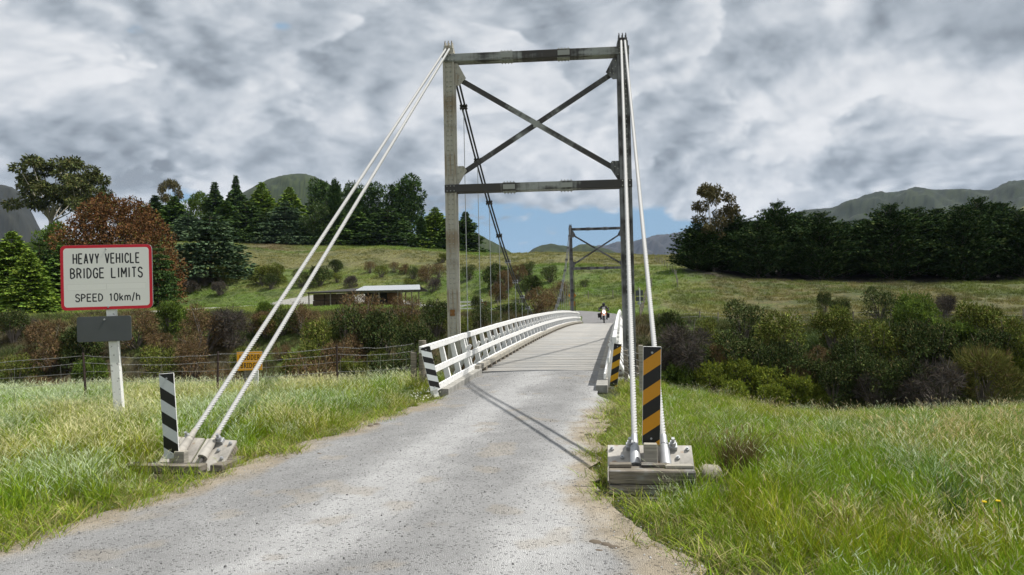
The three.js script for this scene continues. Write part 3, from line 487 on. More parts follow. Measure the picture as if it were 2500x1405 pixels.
{ const p = cAt(421, 1120, 7.55); markerBoard('black and white striped marker board on the left cable anchor', [p.x, p.y - .12, p.z], yaw0 + .1, .055, .165, .985, stripes('#b6bcbc', -1, 8, .02, 3.5), .12); }
{ const p = cAt(1497, 944, 15.25); markerBoard('small black and yellow striped board on the end of the right railing', [p.x, p.y - .06, p.z], .0, -.125, .165, .91, stripes('#d09a10', 1, 14, .13, 3.3), .06, M.white); }
{ const p = cAt(1064, 952, 13.35); markerBoard('leaning black and white striped board on the end of the left railing', [p.x, p.y - .05, p.z], .62, .23, .20, .86, stripes('#c6cccc', -1, 24, .15, 3.6), .05, M.white); }
// heavy vehicle sign
{
  const c = at(260, 677, 9.9), base = groundH(c.x + .1, c.z), t = thing('road_sign', 'white red-bordered HEAVY VEHICLE BRIDGE LIMITS sign on a white post with blank grey plate', 'road sign', [c.x, base, c.z], yaw0 + .16);
  const y = c.y - base, w = 1.315, h = 1.0, roll = .012;
  const rr = (w, h, r) => { const s = new THREE.Shape(); s.moveTo(-w / 2 + r, -h / 2); s.lineTo(w / 2 - r, -h / 2); s.quadraticCurveTo(w / 2, -h / 2, w / 2, -h / 2 + r); s.lineTo(w / 2, h / 2 - r); s.quadraticCurveTo(w / 2, h / 2, w / 2 - r, h / 2); s.lineTo(-w / 2 + r, h / 2); s.quadraticCurveTo(-w / 2, h / 2, -w / 2, h / 2 - r); s.lineTo(-w / 2, -h / 2 + r); s.quadraticCurveTo(-w / 2, -h / 2, -w / 2 + r, -h / 2); return s; };
  const face = canvasTex(1408, 1014, (x, W, H) => {
    x.fillStyle = '#c2182c'; x.fillRect(0, 0, W, H); x.fillStyle = '#dcdcd6'; x.beginPath(); x.roundRect(46, 46, W - 92, H - 92, 50); x.fill();
    x.strokeStyle = '#17181d'; x.lineCap = 'butt'; x.lineJoin = 'bevel';
    const text = (str, cx, base, hh, ww, gap, lw) => {           // road lettering drawn stroke by stroke on a unit box
      const K = { H: [[0, 0, 0, 1], [1, 0, 1, 1], [0, .5, 1, .5]], E: [[1, 0, 0, 0, 0, 1, 1, 1], [0, .52, .85, .52]], A: [[0, 0, .5, 1, 1, 0], [.18, .32, .82, .32]], V: [[0, 1, .5, 0, 1, 1]], Y: [[0, 1, .5, .45, 1, 1], [.5, .47, .5, 0]], I: [[.5, 0, .5, 1]], L: [[0, 1, 0, 0, 1, 0]], M: [[0, 0, 0, 1, .5, .35, 1, 1, 1, 0]], T: [[0, 1, 1, 1], [.5, 1, .5, 0]], '1': [[.2, .78, .6, 1, .6, 0]], '/': [[.1, -.15, .9, 1.1]], k: [[0, 0, 0, 1], [.9, .68, 0, .28], [.3, .42, .95, 0]] };
      const adv = { I: .35, '1': .75, ' ': .8, '/': .7, m: 1.35, k: .85, h: .85, M: 1.15 }; let tot = 0; for (const ch of str) tot += (adv[ch] ?? 1) * ww + gap; let X = cx - (tot - gap) / 2; x.lineWidth = lw;
      for (const ch of str) { const cw = (adv[ch] ?? 1) * ww, P = (a, b) => [X + a * cw, base - b * hh]; x.beginPath();
        const poly = (l) => { for (let i = 0; i < l.length; i += 2) { const q = P(l[i], l[i + 1]); i ? x.lineTo(...q) : x.moveTo(...q); } };
        const curve = (l) => { x.moveTo(...P(l[0], l[1])); for (let i = 2; i < l.length; i += 6) x.bezierCurveTo(...P(l[i], l[i + 1]), ...P(l[i + 2], l[i + 3]), ...P(l[i + 4], l[i + 5])); };
        if (K[ch]) K[ch].forEach(poly);
        else if (ch === 'C') curve([1, .75, .95, 1.06, 0, 1.12, 0, .5, 0, -.12, .95, -.06, 1, .25]);
        else if (ch === 'G') { curve([1, .75, .95, 1.06, 0, 1.12, 0, .5, 0, -.12, .9, -.08, 1, .22]); poly([1, .2, 1, .46, .55, .46]); }
        else if (ch === 'B') { poly([0, 0, 0, 1]); curve([0, 1, 1.15, 1.02, 1.1, .54, .3, .53]); curve([0, .53, 1.3, .56, 1.3, -.02, 0, 0]); }
        else if (ch === 'R' || ch === 'P') { poly([0, 0, 0, 1]); curve([0, 1, 1.25, 1.02, 1.25, .46, 0, .46]); if (ch === 'R') poly([.5, .47, 1, 0]); }
        else if (ch === 'D') { poly([0, 0, 0, 1]); curve([0, 1, 1.3, 1.03, 1.3, -.03, 0, 0]); }
        else if (ch === 'O' || ch === '0') curve([.5, 1, 1.12, 1, 1.12, 0, .5, 0, -.12, 0, -.12, 1, .5, 1]);
        else if (ch === 'S') curve([.95, .8, .85, 1.05, .05, 1.1, .05, .74, .05, .45, .95, .6, .97, .25, .97, -.1, .1, -.08, .02, .2]);
        else if (ch === 'm') { poly([0, 0, 0, .68]); curve([0, .45, .06, .72, .5, .8, .5, .4]); poly([.5, .4, .5, 0]); curve([.5, .45, .56, .72, 1, .8, 1, .4]); poly([1, .4, 1, 0]); }
        else if (ch === 'h') { poly([0, 0, 0, 1]); curve([0, .4, .1, .75, .95, .8, .95, .4]); poly([.95, .4, .95, 0]); }
        x.stroke(); X += cw + gap; } };
    text('HEAVY VEHICLE', 704, 288, 152, 52, 32, 22); text('BRIDGE LIMITS', 704, 516, 152, 62, 35, 22);
    text('SPEED 10km/h', 715, 880, 112, 60, 28, 19);
    x.lineWidth = 2; x.strokeStyle = 'rgba(120,118,108,.45)'; x.strokeRect(96, 612, 600, 92); x.strokeRect(700, 606, 606, 90); x.fillStyle = 'rgba(255,255,250,.12)'; x.fillRect(96, 612, 1210, 90);
    speckle(x, W, H, 500, 41, '110,108,100', .12); speckle(x, W, H, 50, 42, '60,56,50', .35);
  });
  const sg = new THREE.ShapeGeometry(rr(w, h, .085), 6); { const p = sg.attributes.position, uv = sg.attributes.uv; for (let i = 0; i < p.count; i++) uv.setXY(i, p.getX(i) / w + .5, p.getY(i) / h + .5); }
  const tilt = (g) => g.rotateZ(roll);
  const bd = uvm(new THREE.ExtrudeGeometry(rr(w + .004, h + .004, .087), { depth: .018, bevelEnabled: false, curveSegments: 6 }));
  part('sign_panel', mv(tilt(bd), 0, y, -.02), M.galv, t); part('printed_face', mv(tilt(sg), 0, y, .0015), std({ map: face, roughness: .4 }), t);
  const pl = uvm(new THREE.ExtrudeGeometry(rr(.775, .385, .036), { depth: .012, bevelEnabled: true, bevelSize: .002, bevelThickness: .002, bevelSegments: 1 })); part('blank_plate', mv(tilt(pl), -.04, y - .80, -.004), M.signGrey, t, { label: 'blank dark grey plate below the sign' });
  part('bolt', mv(cyl(.014, .014, .02, 8).rotateX(Math.PI / 2), -.035, y - .655, .016), M.galv, t);
  const pt = V(-.02, y + .4, -.075), pb = V(.18, -.35, -.075); part('post', beamBetween(pb, pt, .1, .135, .012), M.white, t); for (const [bx1, by1] of [[-.01, .435], [.02, -.462]]) part('bolt', mv(cyl(.013, .013, .014, 8).rotateX(Math.PI / 2), bx1, y + by1, .008), M.galv, t);
}
// name sign
{
  const c = at(609, 882, 14), base = groundH(c.x, c.z), y = c.y - base, t = thing('road_sign', 'small yellow HODDER BRIDGE name sign on two short posts behind the cables', 'road sign', [c.x, base, c.z], yaw0 + .18);
  const face = canvasTex(512, 400, (x, W, H) => { x.fillStyle = '#d99a0a'; x.fillRect(0, 0, W, H); x.fillStyle = '#1a160c'; x.textAlign = 'center'; for (const [s, yy] of [['HODDER', 178], ['BRIDGE', 352]]) { x.save(); x.translate(256, yy); x.scale(.74, 1.12); x.font = 'bold 140px sans-serif'; x.fillText(s, 0, 0); x.restore(); } speckle(x, W, H, 160, 6, '90,60,10', .25); });
  part('sign_panel', mv(rb(.52, .40, .012, .003), 0, y, 0), M.galv, t); const f = new THREE.PlaneGeometry(.512, .392); part('printed_face', mv(f, 0, y, .0085), std({ map: face, roughness: .45 }), t);
  part('post', mv(rb(.12, y + .45, .09, .01), -.07, (y + .1) / 2 - .1, -.07), M.timber, t); part('post', mv(rb(.09, y + .35, .07, .008), .12, (y + .1) / 2 - .15, -.06), M.white, t);
}
// signs beyond the far end
{
  const p = at(1397, 722, 74), base = groundH(p.x, p.z), y = p.y - base, t = thing('warning_sign', 'orange-yellow diamond warning sign with a plate below, half behind the far tower leg', 'road sign', [p.x, base, p.z], .05);
  const face = canvasTex(256, 256, (x, W, H) => { x.fillStyle = '#e39b10'; x.fillRect(0, 0, W, H); x.save(); x.translate(128, 128); x.rotate(-Math.PI / 4); x.strokeStyle = '#15130c'; x.lineWidth = 16; x.strokeRect(-112 * .72, -112 * .72, 0, 0); x.beginPath(); x.moveTo(0, 70); x.lineTo(0, -20); x.lineTo(34, -50); x.stroke(); x.restore(); });
  const pg = new THREE.PlaneGeometry(.62, .62).rotateZ(Math.PI / 4); part('sign_panel', mv(rb(.64, .64, .015, .004).rotateZ(Math.PI / 4), 0, y, 0), M.galv, t); part('printed_face', mv(pg, 0, y, .0105), std({ map: face }), t);
  part('advisory_plate', mv(rb(.56, .5, .015, .004), 0, y - .86, 0), std({ color: lin(.68, .33, .02) }), t); part('post', mv(rb(.09, y + .9, .07, .006), 0, y / 2 + .1, -.05), M.white, t);
}
{
  const p = at(1561, 716, 82), base = groundH(p.x, p.z), y = p.y - base, t = thing('sign_back', 'grey back of a two-panel road sign on a white post beyond the right tower leg', 'road sign', [p.x, base, p.z], .1);
  part('sign_panel', mv(rb(.85, .62, .02, .004), 0, y, 0), M.signGrey, t); part('sign_panel', mv(rb(.8, .5, .02, .004), 0, y - .66, 0), M.signGrey, t); part('plate', mv(rb(.42, .3, .02, .004), 0, y - 1.15, .02), M.galv, t); part('post', mv(rb(.1, y + .9, .08, .006), .05, y / 2 + .1, .06), M.white, t);
}

// ───────── fences ─────────
const wireM = std({ color: lin(.27, .27, .265), roughness: .5, metalness: .3 });
{
  const t = thing('wire_fence', 'sagging barbed wire and netting fence with rusty steel posts left of the bridge', 'fence');
  const P = [[-15.6, 7.5], [-11.6, 9.85], [-8.0, 12.05], [-6.0, 13.15], [-4.02, 14.45], [-2.55, 15.2]].map(([x, d]) => V(x, groundH(x, -d), -d));
  P.forEach((p, i) => { if (i === P.length - 1) return; const g = merge([mv(rb(.042, 1.32, .012, .002), 0, .39, 0), mv(rb(.012, 1.32, .04, .002), 0, .39, .02)]); const m = part('post', g, M.postSteel, t); m.position.copy(p); m.rotation.set((i % 3 - 1) * .02, .6, [.02, -.03, .035, -.01, .0][i]); });
  const e = P[P.length - 1]; part('strainer_post', mv(cyl(.085, .095, 1.5, 12), e.x + .19, e.y + .33, e.z - .05), M.timber, t); part('strainer_post', mv(rb(.12, 1.25, .1, .012), e.x, e.y + .2, e.z), M.timber, t);
  const r = rng(9), hs = [1.0, .86, .68, .5, .34];
  hs.forEach((h, k) => { for (let i = 0; i + 1 < P.length; i++) { const a = P[i].clone(), b = P[i + 1].clone(); a.y += h + (r() - .5) * .03; b.y += h + (r() - .5) * .03; const pts = []; for (let q = 0; q <= 8; q++) { const p = a.clone().lerp(b, q / 8); p.y -= Math.sin(Math.PI * q / 8) * (k < 2 ? .05 : .02) + (r() - .5) * (q % 8 ? .025 : 0); pts.push(p); }
    part('wire', tubeThrough(pts, k < 2 ? .0034 : .0026, 24, 4), wireM, t);
    if (k < 2) { const barbs = []; for (let q = .03; q < 1; q += .035) { const p = a.clone().lerp(b, q); p.y -= Math.sin(Math.PI * q) * .05; const dv = V(r() - .5, r() - .5, r() - .5).normalize().multiplyScalar(.02); barbs.push(bar(p.clone().sub(dv), p.clone().add(dv), .003, 3)); } part('barbs', merge(barbs), wireM, t, { kind: 'stuff' }); }
    if (k === 1) { const st = []; for (let q = .05; q < 1; q += .17) { const p = a.clone().lerp(b, q); const w = (r() - .5) * .06; st.push(tubeThrough([V(p.x, p.y - .03, p.z), V(p.x + w, p.y - .3, p.z), V(p.x - w * .6, p.y - .55, p.z), V(p.x, p.y - .82, p.z)], .0022, 6, 3)); } part('netting_stays', merge(st), wireM, t, { kind: 'stuff' }); } } });
}
{
  const t = thing('wire_fence', 'short wire fence between the right railing end and a pale square post', 'fence');
  const a = V(1.98, 0, -16.0), b = at(1567, 955, 13.9), c = V(6.4, 0, -14.6); b.y = groundH(b.x, b.z); c.y = groundH(c.x, c.z);
  part('post', mv(rb(.085, 1.25, .085, .008), b.x, b.y + .38, b.z), M.timberPale, t); part('post', mv(rb(.09, 1.5, .09, .01), a.x + .1, .0, a.z), M.timber, t);
  for (const h of [.16, .3, .43, .56, .69, .82]) { part('wire', tubeThrough([a.clone().setY(h + .02), a.clone().lerp(b, .5).setY(h - .01), b.clone().setY(b.y + h)], .005, 8, 4), wireM, t); }
}
function farFence(label, pts, step, h) {
  const t = thing('farm_fence', label, 'fence', [0, 0, 0], 0, 'post and wire fences on the far bank'); const c = new THREE.CatmullRomCurve3(pts), n = Math.round(c.getLength() / step), g = mv(cyl(.055, .06, h + .5, 7), 0, h / 2 - .25, 0), P = [], r = rng(n + 3);
  for (let i = 0; i <= n; i++) { const p = c.getPointAt(i / n); p.y = groundH(p.x, p.z); P.push(p); const m = part('post', g, M.timber, t); m.position.copy(p); m.rotation.z = (r() - .5) * .08; m.scale.y = .9 + r() * .2; }
  for (const k of [.35, .6, .85]) part('wire', new THREE.TubeGeometry(new THREE.CatmullRomCurve3(P.map((p) => V(p.x, p.y + h * k, p.z))), P.length * 2, .007, 3), wireM, t);
}
const hp = (px, py, d0) => hit(px, py, d0) ?? at(px, py, 90);
farFence('post and wire fence running along the far gully edge on the right', [hp(1610, 800, 50), hp(1700, 792, 50), hp(1850, 795, 48), hp(2050, 790, 48), hp(2260, 785, 48), hp(2500, 790, 48)], 3.4, 1.1);
farFence('dark post fence receding beside the far road behind the sign back', [V(3.6, 0, -66), V(3.9, 0, -74), V(4.6, 0, -84), V(6, 0, -98)], 2.4, 1.15);
farFence('post and wire fence along the foot of the paddock beyond the road', [V(4, 0, -90), V(-4, 0, -91.5), V(-16, 0, -95), V(-30, 0, -99)], 3.2, 1.1);
farFence('thin fence climbing the green slope left of the shelter belt', [hp(1655, 700, 60), hp(1645, 670, 70), hp(1600, 640, 90)], 4, 1.1);

// ───────── hay shed and its stacks ─────────
{
  const L = at(772, 752, 97), base = groundH(-32, -98), corr = tex(128, (u) => .5 + .5 * Math.sin(u * Math.PI * 2 * 8), { srgb: false });
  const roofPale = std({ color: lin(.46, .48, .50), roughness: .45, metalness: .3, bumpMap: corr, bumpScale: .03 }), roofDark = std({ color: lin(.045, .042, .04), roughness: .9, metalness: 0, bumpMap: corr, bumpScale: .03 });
  const p0 = at(773, 738, 97), p1 = at(838, 738, 99), p2 = at(1022, 738, 97);
  const t = thing('hay_shed', 'open-sided hay shed with a pale iron roof among the shrubs', 'shed', [p1.x, 0, p1.z]);
  const X0 = p0.x - p1.x, X2 = p2.x - p1.x, g0 = groundH(p1.x, p1.z);
  const eave = at(800, 712, 95).y, apex = at(840, 702, 99).y;
  // pale roof: one shallow slope towards the road; dark lean-to roof on the left seen from its shaded end
  const slab = (pts, m, n) => { const g = new THREE.BufferGeometry(); const q = [], u = []; const [a, b, c, d] = pts; const up = V(0, -.06, 0); const push = (...v) => v.forEach((p) => { q.push(p.x, p.y, p.z); u.push(p.x, p.z); }); const A = a.clone().add(up), B = b.clone().add(up), C = c.clone().add(up), D = d.clone().add(up); push(a, b, c, a, c, d, A, C, B, A, D, C, a, A, B, a, B, b, b, B, C, b, C, c, c, C, D, c, D, d, d, D, A, d, A, a); g.setAttribute('position', new THREE.Float32BufferAttribute(q, 3)); g.setAttribute('uv', new THREE.Float32BufferAttribute(u, 2)); g.computeVertexNormals(); return part(n, g, m, t); };
  const ex = at(865, 710, 94), er = at(1026, 707, 94);
  const bx0 = ex.x - p1.x;
  slab([V(bx0, ex.y, 5), V(er.x - p1.x, er.y, 5), V(er.x - p1.x - 2.4, ex.y + .85, -3), V(bx0 - 1.6, ex.y + .85, -3)], roofPale, 'roof');
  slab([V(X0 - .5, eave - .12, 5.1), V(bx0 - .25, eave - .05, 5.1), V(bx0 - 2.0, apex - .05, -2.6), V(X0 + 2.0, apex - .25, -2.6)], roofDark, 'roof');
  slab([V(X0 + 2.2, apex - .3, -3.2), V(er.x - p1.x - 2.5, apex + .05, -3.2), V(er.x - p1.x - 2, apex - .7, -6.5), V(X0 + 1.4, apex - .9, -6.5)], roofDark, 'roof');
  const post = (x, z, h) => { const gy = groundH(p1.x + x, p1.z + z); part('post', mv(cyl(.09, .1, h - gy + .4, 8), x, (h + gy) / 2 - .2, z), M.timber, t); };
  for (const x of [X0, X0 + 3.2, ex.x - p1.x + .2, ex.x - p1.x + 3.4, ex.x - p1.x + 6.6, X2 - 2.2, X2 - .2]) post(x, 4.6, eave - .05);
  for (let x = X0 + 2.4; x < X2 - 2; x += 2.1) post(x, -6, apex - .8);
  part('eave_beam', beamBetween(V(X0 - .2, eave - .22, 4.6), V(X2 + .1, eave - .2, 4.6), .08, .16), M.timber, t);
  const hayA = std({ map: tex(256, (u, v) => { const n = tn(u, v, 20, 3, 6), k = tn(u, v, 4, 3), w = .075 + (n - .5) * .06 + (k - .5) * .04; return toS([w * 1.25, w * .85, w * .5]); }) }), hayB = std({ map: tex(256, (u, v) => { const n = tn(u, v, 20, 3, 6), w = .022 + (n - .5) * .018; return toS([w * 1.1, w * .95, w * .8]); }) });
  const hayR = std({ map: tex(256, (u, v) => { const n = tn(u, v, 20, 3, 6), w = .12 + (n - .5) * .08; return toS([w * 1.3, w * .65, w * .3]); }) });
  const stack = (label, x0, x1, z, rows, m, endM) => { const gx = (x0 + x1) / 2, s = thing('hay_stack', label, 'hay stack', [p1.x + gx, groundH(p1.x + gx, p1.z + z), p1.z + z], 0, 'hay stacks in the shed'); const n = Math.max(2, Math.round((x1 - x0) / 1.9)), w = (x1 - x0) / n, r = rng(n + rows), hg = rb(w - .06, .92, 2.3, .12); for (let i = 0; i < n; i++) for (let j = 0; j < rows; j++) { if (j === rows - 1 && r() < .18) continue; const b = part('bale', hg, i === n - 1 && endM ? endM : m, s); b.position.set(x0 - gx + (i + .5) * w + (r() - .5) * .1, .46 + j * .93, (r() - .5) * .25); } };
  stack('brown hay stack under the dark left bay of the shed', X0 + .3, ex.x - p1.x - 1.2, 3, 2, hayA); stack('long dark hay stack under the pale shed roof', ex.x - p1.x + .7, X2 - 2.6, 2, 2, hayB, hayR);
}
// white yard gate, letter box, tank, marker post on the far terrace
{
  const p = hp(1138, 762, 70), t = thing('yard_gate', 'white three-rail timber gate seen just left of the thin hangers', 'gate', [p.x, p.y, p.z], .1), w = 3.4;
  for (const y of [.35, .7, 1.05]) part('rail', mv(rb(w, .13, .04, .006), 0, y, 0), M.white, t); for (const x of [-w / 2, w / 2]) part('post', mv(rb(.16, 1.5, .16, .012), x, .55, -.1), M.white, t); part('brace', beamBetween(V(-w / 2, .3, .04), V(w / 2, 1.05, .04), .03, .1), M.white, t);
  const q = hp(1181, 766, 70), l = thing('letter_box', 'small red and white letter box right of the white gate', 'letter box', [q.x, q.y, q.z], .1);
  part('box', mv(rb(.62, .42, .5, .02), 0, 1.0, 0), std({ color: lin(.42, .07, .06) }), l); part('white_panel', mv(rb(.34, .26, .02, .004), -.08, .97, .26), M.white, l); part('roof', mv(rb(.72, .05, .6, .01), 0, 1.24, 0), M.timberPale, l); part('post', mv(rb(.12, 1.2, .12, .01), 0, .3, 0), M.timberPale, l);
  const k = at(1181, 800, 66), gy = groundH(k.x, k.z), tk = thing('water_tank', 'squat concrete tank with a white lid behind the left railing', 'tank', [k.x, gy, k.z]), ly = at(1181, 790, 66).y - gy;
  part('wall', mv(cyl(.56, .58, ly + .4, 20), 0, ly / 2 - .2, 0), M.concrete, tk); part('lid', mv(cyl(.42, .66, .14, 20), 0, ly + .07, 0), M.white, tk);
  const kk = at(1200, 800, 65.4), pt = thing('vent_pipe', 'black standing pipe with a wider cap beside the white-lidded tank', 'pipe', [kk.x, groundH(kk.x, kk.z), kk.z]), ph = at(1200, 764, 65.4).y - pt.position.y;
  part('pipe', mv(cyl(.12, .12, ph + .3, 14), 0, ph / 2 - .15, 0), M.black, pt); part('cap', mv(cyl(.17, .17, .22, 14), 0, ph - .08, 0), M.black, pt);
  const m = at(1027, 758, 92), mp = thing('marker_post', 'single white wooden post to the right of the hay shed', 'post', [m.x, groundH(m.x, m.z), m.z]), mh = at(1027, 739, 92).y - mp.position.y; part('shaft', mv(rb(.18, mh + .4, .14, .02), 0, mh / 2 - .2, 0), M.white, mp); part('cap', mv(rb(.22, .05, .18, .008), 0, mh, 0), M.white, mp);
}

// ───────── motorcycle and rider ─────────
{
  const p = at(1475, 789, 62.9), y = roadY2(V(p.x, 0, p.z)) + .03, yaw = .03;
  const t = thing('motorcycle', 'touring motorcycle with lit headlight and dark side panniers at the far deck end', 'motorcycle', [p.x, y, p.z], yaw);
  const orange = std({ color: lin(.42, .15, .07), roughness: .35 }), pale = std({ color: lin(.72, .62, .54), roughness: .3 });
  for (const [z, nm] of [[.76, 'front'], [-.72, 'rear']]) { const w = new THREE.Group(); w.name = 'wheel'; w.position.set(0, .33, z); t.add(w); part('tyre', new THREE.TorusGeometry(.27, .062, 10, 28).rotateY(Math.PI / 2), M.rubber, w); part('rim', merge([new THREE.TorusGeometry(.205, .018, 6, 24).rotateY(Math.PI / 2), cyl(.05, .05, .12, 10).rotateZ(Math.PI / 2), ...[0, 1, 2, 3, 4, 5].map((k) => bar(V(0, 0, 0), V(0, Math.cos(k * 1.047) * .2, Math.sin(k * 1.047) * .2), .007, 4))]), M.galv, w); }
  for (const s of [-1, 1]) part('fork', merge([bar(V(s * .1, .33, .76), V(s * .1, .95, .48), .03, 8), bar(V(s * .1, .33, .76), V(s * .1, .6, .63), .042, 8)]), M.galv, t);
  part('mudguard', mv(rb(.15, .03, .5, .012).rotateX(.12), 0, .74, .74), orange, t);
  part('engine', merge([mv(rb(.36, .34, .46, .04), 0, .46, .05), mv(rb(.24, .2, .3, .03), 0, .7, .1)]), M.steelDark, t);
  part('frame', merge([bar(V(0, .92, .46), V(0, .5, -.2), .03), bar(V(0, .5, -.2), V(0, .85, -.75), .028), bar(V(0, .5, -.2), V(0, .33, -.72), .035)]), M.steelDark, t);
  part('fuel_tank', mv(new THREE.SphereGeometry(1, 16, 12).scale(.25, .2, .34), 0, .92, .16), orange, t);
  for (const s of [-1, 1]) part('shroud', mv(rb(.05, .3, .34, .02).rotateZ(s * -.15), s * .22, .82, .38), orange, t);
  part('seat', mv(rb(.3, .12, .72, .05), 0, .86, -.36), M.black, t);
  const f = part('fairing', mv(rb(.28, .34, .1, .045).rotateX(-.3), 0, 1.02, .58), pale, t); part('headlight', mv(new THREE.SphereGeometry(1, 14, 10).scale(.09, .09, .05), 0, .98, .645), new THREE.MeshStandardMaterial({ color: 0xffffff, emissive: lin(1, .95, .85), emissiveIntensity: 1.0 }), f);
  const hl = new THREE.PointLight(lin(1, .95, .85), .6, 0, 2); hl.position.set(0, .98, .74); hl.castShadow = true; hl.shadow.radius = 3; t.add(hl); hl.name = 'headlight_beam';
  part('windscreen', mv(rb(.26, .3, .012, .005).rotateX(-.45), 0, 1.3, .5), new THREE.MeshPhysicalMaterial({ color: lin(.5, .5, .5), transmission: .6, roughness: .3, thickness: 0 }), t);
  part('handlebar', merge([bar(V(-.42, 1.14, .34), V(-.16, 1.1, .48), .016), bar(V(.42, 1.14, .34), V(.16, 1.1, .48), .016), bar(V(-.16, 1.1, .48), V(.16, 1.1, .48), .016)]), M.black, t);
  for (const s of [-1, 1]) { part('hand_guard', mv(rb(.18, .1, .06, .025), s * .36, 1.13, .42), M.black, t); part('mirror', merge([bar(V(s * .3, 1.13, .4), V(s * .4, 1.33, .38), .008, 5), mv(rb(.13, .09, .03, .012), s * .42, 1.35, .38)]), M.black, t); }
  part('pannier', mv(rb(.27, .40, .5, .04).rotateZ(.10), -.40, .68, -.55), M.black, t); part('pannier', mv(rb(.24, .40, .48, .04).rotateZ(-.06), .38, .66, -.58), M.black, t);
  // rider: one continuous body from tapered bones, helmet on top
  const J = { hip: V(0, .98, -.36), chest: V(0, 1.36, -.2), neck: V(0, 1.52, -.14), sl: V(-.19, 1.43, -.18), sr: V(.19, 1.43, -.18), el: V(-.42, 1.2, -.02), er: V(.42, 1.2, -.02), hl: V(-.4, 1.14, .32), hr: V(.4, 1.14, .32), jl: V(-.11, .95, -.34), jr: V(.11, .95, -.34), kl: V(-.29, .82, .12), kr: V(.29, .82, .12), al: V(-.26, .40, -.12), ar: V(.26, .40, -.12), tl: V(-.29, .34, .1), tr: V(.29, .34, .1) };
  const B = [['hip', 'chest', .15, .17], ['chest', 'neck', .16, .06], ['sl', 'sr', .1, .1], ['sl', 'el', .075, .058], ['sr', 'er', .075, .058], ['el', 'hl', .058, .045], ['er', 'hr', .058, .045], ['jl', 'kl', .11, .075], ['jr', 'kr', .11, .075], ['kl', 'al', .075, .055], ['kr', 'ar', .075, .055], ['al', 'tl', .055, .04], ['ar', 'tr', .055, .04], ['jl', 'jr', .13, .13]];
  const N = 56, S = .72, C = V(0, .95, 0), mc = new MarchingCubes(N, new THREE.MeshStandardMaterial(), false, false, 60000); mc.isolation = 0;
  const cap = (p, a, b, ra, rb2) => { const ab = b.clone().sub(a), k = clamp(p.clone().sub(a).dot(ab) / ab.lengthSq()); return p.distanceTo(a.clone().addScaledVector(ab, k)) - mix(ra, rb2, k); };
  for (let z = 0; z < N; z++) for (let yy = 0; yy < N; yy++) for (let x = 0; x < N; x++) { const q = V((x / N * 2 - 1) * S, (yy / N * 2 - 1) * S, (z / N * 2 - 1) * S).add(C); let e = 0; for (const [a, b, ra, r2] of B) e += Math.exp(-cap(q, J[a], J[b], ra, r2) / .025); mc.field[z * N * N + yy * N + x] = .025 * Math.log(Math.max(e, 1e-30)); }
  mc.update(); const n = mc.count, g = new THREE.BufferGeometry(); const pa = mc.positionArray.slice(0, n * 3), na = mc.normalArray.slice(0, n * 3);
  for (let i = 0; i < n; i++) { pa[i * 3] = pa[i * 3] * S + C.x; pa[i * 3 + 1] = pa[i * 3 + 1] * S + C.y; pa[i * 3 + 2] = pa[i * 3 + 2] * S + C.z; }
  g.setAttribute('position', new THREE.BufferAttribute(pa, 3)); g.setAttribute('normal', new THREE.BufferAttribute(na, 3)); const cc = new Float32Array(n * 3); for (let i = 0; i < n; i++) { const yv = pa[i * 3 + 1]; const c = yv > .98 ? [.035, .033, .035] : [.018, .017, .018]; cc.set(c, i * 3); } g.setAttribute('color', new THREE.BufferAttribute(cc, 3));
  const person = thing('person', 'rider in a black helmet and dark jacket seated on the motorcycle', 'person', [p.x, y, p.z], yaw);
  part('body', g, std({ vertexColors: true, roughness: .8 }), person);
  part('helmet', merge([mv(new THREE.SphereGeometry(1, 20, 16).scale(.135, .15, .165), 0, 1.66, -.09), mv(rb(.15, .1, .12, .04), 0, 1.575, .02)]), std({ color: lin(.01, .01, .012), roughness: .25 }), person);
  part('visor', mv(new THREE.SphereGeometry(1, 16, 8, 0, Math.PI, Math.PI * .36, Math.PI * .24).scale(.139, .155, .17), 0, 1.66, -.088), std({ color: lin(.02, .022, .03), roughness: .08 }), person);
}
